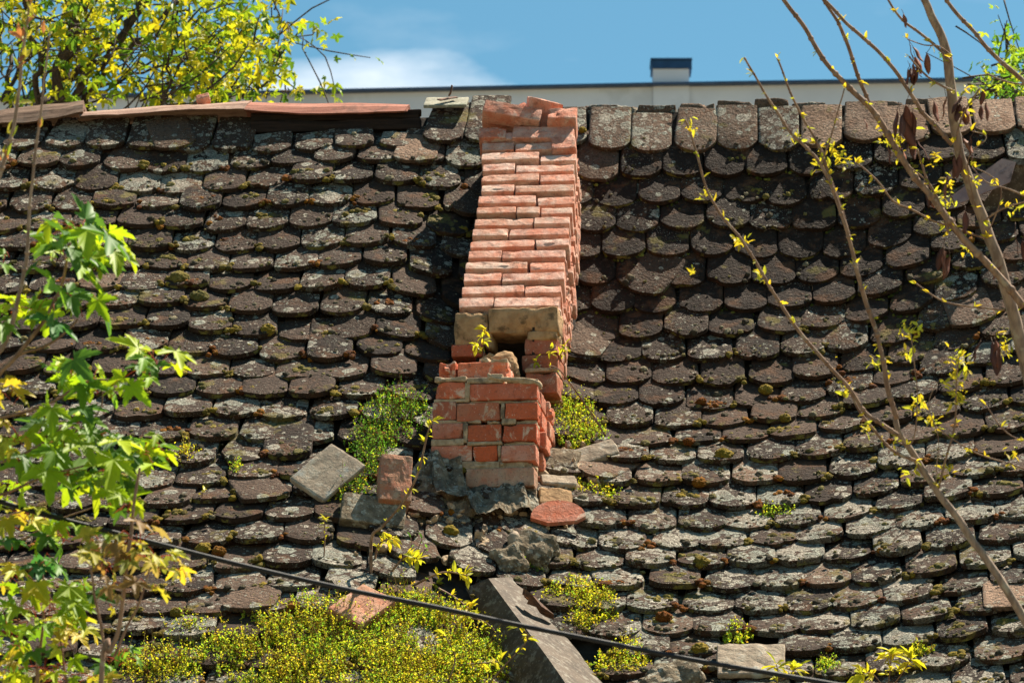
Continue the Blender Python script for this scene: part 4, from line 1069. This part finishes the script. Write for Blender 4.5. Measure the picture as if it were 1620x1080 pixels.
# --- saplings and trees in front of the roof (real distances 9 to 11 m)
def stem3(pl, dist, dz=0.0): return [P(a, b, dist + dz * i) for i, (a, b) in enumerate(pl)]
def px2m(px, dist): return px * dist / FPX
def bud_leaves(lm, pts, tt, n, size, cols, rng_, dens=3, skip=.0):
    PV = []; DV = []; NV_ = []; SZ = []
    for i in np.linspace(len(pts) * skip, len(pts) - 1, n).astype(int):
        side = nrm(rng.normal(0, 1, 3) - np.array([0, .4, 0])); b = pts[i]
        for q in range(rng.integers(2, dens + 2)):
            PV.append(b); DV.append(nrm(side + tt[i] * .5 + rng.normal(0, .45, 3))); NV_.append(nrm(HZ + rng.normal(0, .5, 3))); SZ.append(size * U(.5, 1.2))
    if PV: leaves(lm, LEAFLET, np.array(PV), np.array(DV), np.array(NV_), np.array(SZ), pal(cols, len(PV), .25))
BUD = [(.60, .52, .05), (.48, .50, .06), (.66, .50, .05)]
def woody_tree(name, trunk, tr, branches, dist, label, ground=True, leafn=1., pods=(), leafsz=13, leafpts=()):
    og = None
    tm = MB(); pts = stem3(trunk, dist); rad = [px2m(r / 2, dist) for r in tr]
    if ground:
        lastp = pts[-1]; dirn = nrm(pts[-1] - pts[-2]); g1 = lastp + dirn * .8
        gx = g1 + np.array([dirn[0] * .25, 0, -1.2]); gg = np.array([gx[0] + .05, gx[1], -.05])
        pts += [g1, gx, gg]; rad += [rad[-1] * 1.1, rad[-1] * 1.3, rad[-1] * 1.7]
        og = gg
    root = empty(name, og if og is not None else pts[-1]); tag(root, label, "tree")
    tube(tm, pts, rad, 12, 7, wob=.006, seed=3, knob=.10); tm.build("trunk", M['bark'], root)
    lm = MB()
    for bi, (bp, r0, r1, n) in enumerate(branches):
        bm_ = MB(); q = stem3(bp, dist - .02 + (.0 if bi % 2 else -.04)); rads = np.linspace(px2m(r0 * .39, dist), px2m(r1 * .42, dist), len(q))
        pp, tt, rr3 = tube(bm_, q, rads, 8, 6, wob=.005, seed=bi, knob=.12)
        # small nodes
        for i in range(3, len(pp) - 1, 5):
            bm_.add(pp[i] + ICO1[0] * rr3[i] * 1.35, ICO1[1], (1, 1, 1, 1))
        bm_.build("branch", M['bark2'], root)
        bud_leaves(lm, pp, tt, int(n * leafn * .7), px2m(leafsz, dist), BUD, rng)
    for (a, b, k, szp) in leafpts:
        c = P(a, b, dist); PV = c + rng.normal(0, px2m(szp * .6, dist), (k, 3)); 
        leaves(lm, LEAFLET, PV, rng.normal(0, 1, (k, 3)) + [0, -.2, .4], nrm(rng.normal(0, .5, (k, 3)) + HZ), px2m(leafsz * 1.1, dist) * rng.uniform(.5, 1.3, k), pal(BUD, k))
    lm.build("leaves", M['leaf'], root, smooth=False)
    for (a, b, ln) in pods:
        pm = MB(); c = P(a, b, dist - .03); L = px2m(ln, dist)
        k = rng.integers(1, 4)
        for q in range(k):
            dr = nrm(np.array([rng.normal(0, .25), rng.normal(0, .2), -1])); sd = nrm(np.cross(dr, rng.normal(0, 1, 3)))
            s0 = c + rng.normal(0, .012, 3) - dr * L * .3
            ts = np.linspace(0, 1, 9); wv = np.sin(ts * math.pi) ** .7 * L * .16 + .0006; off = np.sin(ts * 9 + q) * .002
            mid = s0 + dr * (ts * L)[:, None] + np.cross(dr, sd) * off[:, None]
            V = np.concatenate([mid - sd * wv[:, None], mid + np.cross(dr, sd) * .0015, mid + sd * wv[:, None], mid - np.cross(dr, sd) * .0015])
            pm.add(V, [[i, i + 1, 9 + i + 1, 9 + i] for i in range(8)] + [[9 + i, 10 + i, 19 + i, 18 + i] for i in range(8)] + [[18 + i, 19 + i, 28 + i, 27 + i] for i in range(8)] + [[27 + i, 28 + i, 1 + i, i] for i in range(8)], pal([(.16, .055, .035), (.22, .085, .05), (.12, .045, .03)], 1)[0])
            tube(pm, [s0 - dr * L * .35 + rng.normal(0, .006, 3), s0], [.0009, .0009], 4, 2, col=(.12, .06, .04, 1))
        pm.build("seed_pod", M['pod'], root)
    return root
woody_tree("locust_tree", [(1425, -90), (1448, -30), (1470, 15), (1492, 65), (1503, 120), (1508, 170), (1513, 225), (1532, 290), (1556, 350), (1575, 405), (1595, 470), (1612, 540), (1632, 625), (1650, 720)],
    [10, 11, 12.5, 14, 15, 15.5, 16, 16.5, 17, 18, 19, 20, 21, 22],
    [([(1621, 484), (1569, 423), (1508, 361), (1470, 311), (1441, 272), (1413, 230), (1392, 195), (1372, 167), (1345, 140), (1318, 112), (1295, 80), (1270, 40), (1238, -5), (1215, -50)], 15, 7, 20),
     ([(1375, 172), (1362, 130), (1350, 100), (1338, 62), (1322, 30), (1297, -5)], 8, 6, 9),
     ([(1506, 230), (1480, 200), (1460, 180), (1448, 160), (1421, 118), (1390, 82), (1361, 55), (1330, 25), (1295, -12)], 9, 6, 12),
     ([(1505, 100), (1478, 72), (1452, 50), (1430, 32), (1412, 10), (1395, -20)], 6, 4, 8),
     ([(1510, 142), (1490, 134), (1469, 122), (1452, 106), (1438, 90)], 5, 3, 6),
     ([(1640, 145), (1600, 112), (1570, 84), (1546, 55), (1520, 28), (1490, -10)], 9, 7, 7),
     ([(1508, 90), (1485, 74), (1462, 72), (1436, 62)], 3, 2, 5),
     ([(1560, 378), (1512, 362), (1476, 348), (1440, 330), (1413, 318), (1385, 285), (1354, 257)], 5, 3, 14),
     ([(1555, 350), (1590, 330), (1625, 320)], 4, 3, 5), ([(1590, 490), (1540, 487), (1498, 478), (1470, 462), (1450, 449)], 4, 2.5, 8),
     ([(1500, 365), (1488, 330), (1470, 290), (1450, 235)], 6, 4, 12), ([(1560, 375), (1585, 300), (1545, 268)], 3, 2, 6),
     ([(1512, 225), (1522, 190), (1530, 170), (1550, 140)], 5, 3, 8), ([(1545, 330), (1530, 250), (1560, 218), (1535, 205)], 3, 2, 8),
     ([(1645, 322), (1600, 300), (1560, 285), (1538, 262)], 4, 2, 8), ([(1648, 130), (1600, 130), (1560, 115)], 4, 3, 5), ([(1420, 250), (1470, 290), (1500, 345)], 3, 2, 4)],
    10.6, "tall bare locust tree with grey brown trunk and dangling brown pods at the right", pods=[(1433, 33, 26), (1450, 82, 30), (1453, 98, 34), (1445, 120, 34), (1443, 108, 24), (1425, 185, 46), (1430, 200, 56), (1420, 215, 40), (1438, 190, 44), (1452, 225, 44), (1460, 235, 36), (1370, 200, 22), (1520, 165, 36), (1525, 175, 30), (1560, 165, 30), (1548, 160, 26), (1490, 175, 36), (1510, 270, 40), (1505, 285, 44), (1496, 300, 40), (1520, 265, 34), (1536, 240, 30), (1495, 415, 40), (1500, 405, 30), (1575, 560, 50), (1545, 555, 30), (1600, 380, 40), (1618, 390, 36), (1590, 425, 36), (1530, 345, 44), (1468, 310, 30), (1422, 240, 30)],
    leafpts=[(1405, 222, 26, 12), (1418, 228, 20, 10), (1440, 205, 14, 8), (1492, 308, 14, 10), (1500, 325, 16, 10), (1500, 290, 10, 8), (1477, 250, 10, 8), (1530, 180, 10, 8), (1545, 290, 8, 8), (1605, 330, 10, 8), (1525, 142, 8, 8), (1590, 560, 14, 12), (1585, 540, 10, 10), (1530, 395, 8, 8)])
woody_tree("locust_sapling", [(1417, 660), (1428, 690), (1450, 728), (1478, 765), (1510, 808), (1537, 851), (1575, 905), (1620, 975), (1660, 1035)], [8.5, 9.5, 10, 11, 11.5, 12, 12.5, 13, 14],
    [([(1417, 662), (1400, 590), (1391, 538), (1375, 490), (1361, 449), (1348, 400), (1334, 352), (1321, 311), (1298, 259), (1275, 232), (1250, 207), (1232, 180), (1210, 148), (1190, 115), (1176, 89)], 11, 3.5, 24),
     ([(1318, 305), (1306, 270), (1297, 240), (1287, 215), (1272, 190), (1258, 163), (1243, 130), (1228, 93)], 6, 3.5, 14),
     ([(1420, 688), (1395, 668), (1372, 652), (1339, 612), (1302, 567), (1265, 525), (1239, 490), (1222, 460), (1206, 430), (1184, 393), (1158, 360), (1138, 335), (1121, 307), (1110, 270), (1102, 237), (1090, 205), (1083, 190)], 9, 3.5, 24),
     ([(1449, 729), (1425, 722), (1405, 708), (1385, 682), (1360, 650), (1345, 622)], 7, 4, 5),
     ([(1298, 259), (1310, 225), (1322, 190), (1336, 141)], 4, 2.5, 6), ([(1350, 400), (1330, 330), (1315, 285), (1300, 240), (1290, 225)], 5, 3, 6),
     ([(1420, 700), (1445, 700), (1452, 620), (1439, 530)], 3.5, 2, 8),
     ([(1485, 772), (1492, 740), (1510, 670), (1513, 610), (1516, 565)], 5, 3, 10),
     ([(1480, 765), (1484, 690), (1470, 640), (1490, 600)], 2, 1.5, 4),
     ([(1640, 750), (1600, 735), (1540, 715), (1500, 690), (1475, 668)], 4, 2, 12), ([(1650, 700), (1600, 690), (1560, 640)], 3, 2, 7)],
    10.3, "slender forked sapling with yellow buds crossing the right roof half in front of the tiles",
    leafpts=[(1312, 235, 22, 12), (1328, 250, 18, 10), (1300, 262, 18, 10), (1340, 255, 10, 8), (1262, 216, 8, 7), (1097, 200, 10, 7), (1118, 310, 12, 8), (1173, 382, 14, 9), (1206, 443, 14, 9), (1440, 528, 26, 16), (1435, 560, 10, 10), (1388, 575, 14, 9), (1518, 568, 26, 14), (1515, 600, 26, 14), (1512, 630, 20, 12), (1450, 640, 26, 14), (1475, 668, 14, 12), (1372, 680, 14, 9), (1417, 705, 8, 7), (1500, 745, 16, 10), (1440, 745, 14, 8), (1600, 720, 10, 9), (1338, 622, 10, 7), (1095, 430, 4, 5)])

# --- maple branches and young maples on the left
MG = [(.28, .44, .02), (.36, .50, .025), (.18, .34, .03), (.42, .52, .025), (.09, .20, .04)]
MY = [(.55, .50, .05), (.62, .48, .06), (.48, .50, .05)]
MC = [(.30, .18, .07), (.36, .27, .12), (.26, .28, .06), (.42, .38, .05)]
def maple_plant(name, label, dist, stems, clusters, toground=True, stemmat='bark2'):
    base = P(stems[0][0][0][0], stems[0][0][0][1], dist)
    gpt = np.array([base[0], base[1], -.02])
    root = empty(name, gpt if toground else base); tag(root, label, "tree")
    for i, (pl, r0, r1) in enumerate(stems):
        m_ = MB(); q = stem3(pl, dist + .03 * (i % 3 - 1)); rad = list(np.linspace(px2m(r0 / 2, dist), px2m(r1 / 2, dist), len(q)))
        if i == 0 and toground: q = [gpt, (gpt + q[0]) / 2 + np.array([.03, 0, 0])] + q; rad = [rad[0] * 2, rad[0] * 1.5] + rad
        tube(m_, q, rad, 7, 6, wob=.006, seed=i, knob=.1); m_.build("trunk" if i == 0 else "branch", M[stemmat], root)
    lm = MB(); pt = MB()
    for (a, b, rx, ry, k, szp, pl) in clusters:
        k = max(2, int(k * (.42 if pl is MC else .50)))
        rx *= 1.08; ry *= 1.12
        r = np.sqrt(rng.uniform(0, 1, k)); t = rng.uniform(0, 6.283, k)
        PX = a + rx * r * np.cos(t); PY = b + ry * r * np.sin(t)
        dd = dist + rng.uniform(-.25, .25, k)
        pos = np.array([P(x_, y_, z_) for x_, y_, z_ in zip(PX, PY, dd)])
        cen = P(a, b + ry * .2, dist)
        dirs = nrm(nrm(pos - cen) * .8 + rng.normal(0, .35, (k, 3)) + np.array([.15, -.15, -.45]))
        ups = nrm(np.array([.15, -.55, .85]) + rng.normal(0, .38, (k, 3)))
        sz = px2m(szp, dist) * rng.uniform(.65, 1.55, k)
        leaves(lm, MAPLE, pos, dirs, ups, sz, pal(pl, k, .2))
        for j in range(k):   # petioles
            e = cen + (pos[j] - cen) * .15 + rng.normal(0, .012, 3)
            tube(pt, [e, (e + pos[j]) / 2 + np.array([0, 0, .012]), pos[j]], [.0013, .0011, .0009], 3, 1, col=(.40, .09, .04, 1))
    lm.build("leaves", M['leaf'], root, smooth=True); pt.build("leaf_stalk", M['weed'], root)
    return root
maple_plant("maple_tree", "leafy maple branches reaching in from the left edge in front of the roof", 9.3,
    [([(-60, 640), (-5, 590), (40, 545), (75, 500), (98, 450), (108, 405), (112, 385)], 9, 3), ([(-10, 600), (30, 560), (70, 545), (110, 520), (126, 505)], 6, 3),
     ([(-20, 668), (40, 650), (90, 628), (150, 600), (205, 605), (225, 598)], 6, 2), ([(-10, 735), (40, 715), (80, 690), (105, 668)], 5, 2), ([(-20, 790), (60, 755), (130, 735), (190, 720)], 5, 2), ([(110, 690), (150, 660), (165, 620), (150, 590)], 3, 2)],
    [(125, 365, 60, 24, 18, 46, MG), (105, 400, 50, 36, 24, 46, MG), (165, 385, 40, 22, 10, 46, MG), (85, 470, 60, 22, 18, 42, MG), (130, 480, 40, 18, 11, 40, MG), (30, 490, 36, 30, 14, 36, MG), (68, 505, 14, 14, 3, 44, [(.07, .22, .06)]),
     (115, 585, 40, 20, 14, 38, MG), (140, 600, 40, 18, 10, 36, MG), (245, 565, 40, 20, 16, 36, MG), (225, 590, 40, 14, 8, 30, MG), (165, 620, 50, 16, 10, 30, MG),
     (75, 650, 30, 14, 6, 34, MG), (120, 665, 50, 22, 14, 40, MG), (95, 700, 60, 24, 18, 42, MG), (220, 715, 50, 26, 18, 44, MG), (165, 740, 70, 30, 24, 44, MG), (95, 745, 60, 28, 22, 46, MG), (40, 720, 40, 24, 12, 36, MG), (235, 690, 26, 18, 8, 36, MG), (160, 690, 30, 14, 8, 36, MG),
     (15, 625, 26, 16, 10, 26, MY), (20, 690, 30, 24, 16, 24, MY), (10, 400, 14, 30, 5, 26, MG)])
maple_plant("maple_sapling", "young upright maple with coppery drooping leaves at the lower left", 9.0,
    [([(160, 1100), (172, 1030), (185, 985), (197, 911), (204, 860), (209, 820), (217, 760), (220, 740)], 9, 4), ([(166, 1045), (158, 990), (151, 946), (148, 915), (144, 897)], 5, 3), ([(182, 1038), (203, 990), (218, 960), (232, 915), (238, 880)], 5, 3)],
    [(212, 850, 40, 26, 26, 26, MC), (235, 882, 36, 22, 22, 27, MC), (160, 865, 40, 24, 20, 27, MC), (262, 885, 28, 16, 8, 26, MY), (288, 905, 14, 8, 3, 30, MY), (200, 800, 34, 16, 14, 28, MG), (160, 895, 36, 18, 14, 27, MC), (235, 925, 26, 12, 8, 24, MC), (195, 930, 26, 14, 9, 22, MC), (180, 950, 20, 12, 6, 20, MC)])
maple_plant("maple_sapling", "dense low maple shoots filling the lower left corner", 9.6,
    [([(60, 1110), (66, 1040), (72, 960), (64, 900)], 6, 3), ([(110, 1090), (100, 1030), (88, 975), (78, 940)], 4, 2), ([(-20, 870), (40, 850), (90, 825), (150, 800)], 4, 2), ([(-10, 820), (60, 800), (110, 780)], 3, 2)],
    [(110, 845, 55, 20, 20, 38, MG), (75, 890, 26, 26, 8, 42, [(.06, .20, .06), (.14, .32, .05)]), (60, 960, 60, 34, 34, 34, MG), (130, 935, 26, 20, 8, 36, MG), (30, 910, 40, 24, 20, 28, MY), (20, 1000, 40, 40, 30, 26, MG), (100, 985, 40, 20, 16, 24, MY), (40, 820, 40, 26, 16, 26, MY), (15, 770, 26, 26, 14, 28, MG), (120, 1010, 40, 24, 16, 20, MY), (70, 1050, 60, 30, 34, 22, MG), (185, 1040, 34, 24, 16, 22, [(.10, .24, .05), (.2, .38, .05)]), (8, 1060, 20, 30, 16, 34, MY), (110, 1075, 60, 16, 20, 20, MY), (20, 860, 30, 14, 8, 30, [(.10, .26, .05)])])
for i, (pl, lab, cl) in enumerate((([(-30, 590), (-2, 560), (18, 515), (35, 434), (41, 400), (48, 315), (55, 237), (67, 155), (77, 50)], "long straight leafless shoot rising past the left end of the ridge", []),
        ([(-30, 420), (-22, 340), (-2, 281), (15, 230), (28, 167), (37, 67), (44, 25), (50, -40)], "tall shoot with pinkish opening buds at the far left edge", [(20, 215, 5), (8, 250, 6), (38, 60, 7), (30, 100, 6), (44, 25, 8), (40, 40, 7), (26, 160, 5), (47, 5, 7)]))):
    base = P(*pl[0], 9.1); g0 = np.array([base[0] - .1, base[1], -.02])
    r_ = empty("young_shoot", g0); tag(r_, lab, "shoot"); m_ = MB()
    q = [g0, (g0 + base) / 2] + stem3(pl, 9.1); rad = [.012, .010] + list(np.linspace(px2m(4.4, 9.1), px2m(1.4, 9.1), len(pl)))
    pp, tt, rr3 = tube(m_, q, rad, 8, 7, wob=.004, seed=i, knob=.1)
    for k in range(30, len(pp) - 1, 6): m_.add(pp[k] + ICO1[0] * rr3[k] * 1.5, ICO1[1])
    m_.build("trunk", M['bark'], r_); lm = MB()
    for (a, b, k) in (cl or [(77, 50, 3), (60, 200, 2)]):
        c = P(a, b, 9.1); PV = c + rng.normal(0, .006, (k, 3))
        leaves(lm, LEAFLET, PV, rng.normal(0, .5, (k, 3)) + [0, -.2, .9], nrm(rng.normal(0, .5, (k, 3)) + [0, -1, .3]), rng.uniform(.02, .045, k), pal([(.45, .40, .08), (.48, .20, .12), (.35, .42, .06)], k))
    lm.build("leaves", M['leaf'], r_, smooth=False)

# --- trees behind the ridge
def back_tree(name, label, trunk_px, dist, limbs, regions, hid, sz, pals, seed=0, extra=()):
    tp = [P(a, b, dist) for a, b in trunk_px]; g0 = np.array([tp[0][0] - .3, tp[0][1], -.05])
    root = empty(name, g0); tag(root, label, "tree")
    m_ = MB(); tube(m_, [g0, (g0 + tp[0]) / 2 + [.1, 0, 0]] + tp, [.18, .12] + list(np.linspace(.075, .03, len(tp))), 10, 6, wob=.03, seed=seed, knob=.1)
    m_.build("trunk", M['bark3'], root)
    m_ = MB()
    ends = []
    for i, (pl, r0, r1) in enumerate(limbs):
        dz = rng.uniform(-.35, .35)
        q = [P(a, b, dist + dz * k) for k, (a, b) in enumerate(pl)]
        pp, tt, rr3 = tube(m_, q, np.linspace(px2m(r0 / 2, dist), px2m(r1 / 2, dist), len(q)), 6, 6, wob=.05, seed=i + seed, knob=.1)
        for k in range(4, len(pp), 3):
            dr = nrm(tt[k] * .7 + rng.normal(0, .55, 3) + [0, 0, .15]); L = U(.15, .6)
            e = pp[k] + dr * L; tube(m_, [pp[k], (pp[k] + e) / 2 + rng.normal(0, .03, 3), e], [max(rr3[k] * .45, .004), .005, .003], 4, 2); ends.append(e); ends.append((pp[k] + e) / 2)
    lm = MB(); PV = []; SZ = []
    for e in ends:
        for _ in range(rng.integers(1, 4)): PV.append(e + rng.normal(0, .07, 3)); SZ.append(sz * U(.5, 1.1))
    for (a, b, rx, ry, k) in regions:
        for _ in range(int(k / 3.2)):
            r = math.sqrt(U(0, 1)); t = U(0, 6.283); c = P(a + rx * r * math.cos(t), b + ry * r * math.sin(t), dist + U(-1.1, 1.1))
            for q in range(3): PV.append(c + rng.normal(0, .07, 3)); SZ.append(sz * U(.5, 1.15))
            if U(0, 1) < .35:
                e = c + nrm(np.array([-.6, 0, -.6]) + rng.normal(0, .5, 3)) * U(.2, .5); lm2.append((c, e))
    for c, rad_, k in extra:
        for _ in range(k): PV.append(c + nrm(rng.normal(0, 1, 3)) * rad_ * U(.3, 1) ** .5); SZ.append(sz * U(.6, 1.2))
    PV = np.array(PV); k = len(PV)
    leaves(lm, MAPLE_S, PV, rng.normal(0, .7, (k, 3)) + [.2, -.1, -.35], nrm(rng.normal(0, .6, (k, 3)) + [.1, -.3, .8]), np.array(SZ), pal(pals, k, .25))
    lm.build("crown", M['tleaf'], root, smooth=False)
    for c, e in lm2: tube(m_, [e, (c + e) / 2 + rng.normal(0, .03, 3), c], [.007, .005, .003], 4, 2)
    m_.build("limbs", M['bark3'], root); lm2.clear()
lm2 = []
TY = [(.40, .44, .03), (.50, .48, .03), (.28, .38, .03), (.20, .33, .03), (.54, .47, .03), (.10, .20, .03)]
back_tree("maple_tree", "sunlit yellow leaved maple standing behind the left end of the ridge", [(60, 260), (80, 190), (100, 110), (120, 30), (150, -80)], 22.0,
    [([(60, 200), (110, 130), (160, 80), (220, 20), (280, -60)], 15, 8), ([(90, 190), (140, 120), (200, 70), (270, 20), (350, -40)], 12, 5), ([(130, 190), (160, 120), (200, 60), (230, 0)], 9, 5),
     ([(50, 190), (60, 110), (50, 40), (45, -20)], 12, 7), ([(20, 200), (15, 100), (-10, 20)], 9, 5), ([(255, 170), (270, 110), (285, 40), (300, -20)], 5, 3), ([(150, 150), (240, 105), (330, 85), (390, 75)], 5, 2.5),
     ([(345, 155), (400, 135), (440, 110), (450, 100)], 3, 2), ([(335, 160), (350, 110), (370, 70), (372, 20)], 3, 2), ([(130, 185), (130, 120), (128, 60), (135, -20)], 8, 6), ([(380, 80), (430, 50), (470, 45), (490, 75)], 2.5, 1.5), ([(415, 50), (440, 28), (442, 15)], 2, 1.5),
     ([(440, 80), (460, 55), (480, 70)], 2, 1.5), ([(60, 150), (100, 90), (150, 55), (240, 0)], 6, 4), ([(0, 160), (40, 100), (80, 60), (110, -10)], 7, 5), ([(200, 190), (270, 165), (340, 155), (430, 130)], 3, 2)],
    [(60, 30, 110, 60, 230), (200, 60, 120, 90, 330), (320, 60, 90, 80, 290), (370, 110, 80, 50, 170), (300, 140, 100, 30, 130), (80, 130, 100, 50, 110), (440, 120, 30, 26, 40), (400, 30, 50, 40, 80), (470, 55, 22, 26, 12), (150, -150, 260, 130, 500), (-150, 20, 140, 170, 300), (460, 150, 20, 10, 9), (525, 156, 16, 4, 6)],
    None, .072, TY, 1)
back_tree("ash_tree", "small green tree showing above the ridge at the far right", [(1660, 260), (1650, 190), (1640, 120)], 21.0,
    [([(1650, 200), (1620, 150), (1595, 115), (1585, 95)], 5, 2), ([(1650, 170), (1600, 165), (1555, 150)], 4, 2), ([(1650, 190), (1610, 180), (1570, 165)], 3, 2)],
    [(1610, 125, 26, 28, 110), (1590, 148, 34, 14, 80), (1570, 158, 26, 6, 30), (1680, 130, 60, 70, 260), (1600, 95, 12, 14, 12), (1625, 100, 14, 24, 40)], None, .055, [(.16, .34, .04), (.28, .42, .05), (.42, .50, .05), (.10, .24, .04)], 2)

# ------------------------------------------------------------------ building behind
BD = 42.0
def bp(px, py, d=BD):
    r_ = ray(px, py); return CAM + r_ * (d / r_[1])
bld = empty("apartment_building", np.array([2, BD, 0]), label="pale grey rendered building with flat roof and dark blue coping rising behind the ridge", cat="building")
aL_, aM, aR_ = bp(380, 152.5), bp(1032, 138), bp(1552, 129)
dirb = nrm((aR_ - aL_) * [1, 1, 0]); zL = aL_[2]; slope = (aR_[2] - aL_[2]) / np.linalg.norm((aR_ - aL_)[:2])
def prism(mb, x0, x1, zb0, zt0, zt1, d0, d1):
    c = [(x0, d0, zb0), (x1, d0, zb0), (x1, d1, zb0), (x0, d1, zb0), (x0, d0, zt0), (x1, d0, zt1), (x1, d1, zt1), (x0, d1, zt0)]
    mb.add(c, [[0, 3, 2, 1], [4, 5, 6, 7], [0, 1, 5, 4], [1, 2, 6, 5], [2, 3, 7, 6], [3, 0, 4, 7]])
xl_ = bp(-60, 152)[0]; xr_ = bp(1552, 129)[0]; zl_ = bp(0, 158)[2]; zmid = bp(1032, 138)[2]; z3 = bp(1552, 129)[2]; xm = bp(1032, 138)[0]
mb = MB(); prism(mb, xl_, xm, 0, bp(0, 161)[2], zmid, BD, BD + 12); prism(mb, xm, xr_, 0, bp(1032, 137.5)[2], z3, BD + .004, BD + 12)
mb.build("wall", M['wall'], bld, smooth=False)
mb = MB(); prism(mb, xl_ - .1, xm, bp(0, 161)[2] - .0, bp(0, 158.0)[2], bp(1032, 135.5)[2], BD - .12, BD + 12.1)
mb.v[-1][1][2] = zmid; mb.v[-1][2][2] = zmid
prism(mb, xm, xr_ + .1, zmid, bp(1032, 135.5)[2], bp(1552, 127)[2], BD - .12, BD + 12.1); mb.v[-1][1][2] = z3 - .005; mb.v[-1][2][2] = z3 - .005
mb.build("coping", M['coping'], bld, smooth=False)
x0c, x1c = bp(1033, 120)[0], bp(1090, 120)[0]
mb = MB(); prism(mb, x0c, x1c, zmid - .3, bp(1033, 110)[2], bp(1090, 110)[2], BD - .02, BD + .30); so_ = mb.build("roof_stack", M['wall'], bld, smooth=False)
mb = MB(); prism(mb, x0c - .02, x1c + .035, bp(1033, 110)[2], bp(1033, 97)[2], bp(1090, 97)[2], BD - .04, BD + .30)
prism(mb, x0c - .03, x1c + .04, bp(1033, 97)[2], bp(1033, 94.5)[2], bp(1090, 94.5)[2], BD - .06, BD + .32)
mb.build("stack_cap", M['coping'], so_, smooth=False)
for fl_ in range(3):
    for wx in range(5):
        x0 = 1 + wx * 2.2 - 5; z0 = 2 + fl_ * 3.3
        mb = MB(); prism(mb, x0, x0 + 1.2, z0, z0 + 1.5, z0 + 1.5, BD - .03, BD + .05); mb.build("window", M['glass'], bld, smooth=False)

# ------------------------------------------------------------------ cable
mb = MB(); cp = [(-420, 690), (-120, 758), (50, 808), (200, 847), (380, 893), (540, 930), (700, 962), (810, 986), (940, 1012), (1080, 1040), (1230, 1066), (1400, 1095), (1750, 1150), (2100, 1190)]
tube(mb, [P(a, b, 9.45) for a, b in cp], [px2m(3.9, 9.45)] * len(cp), 10, 5)
tag(mb.build("power_cable", M['cable']), "thick black cable sagging across the lower part of the roof", "cable")
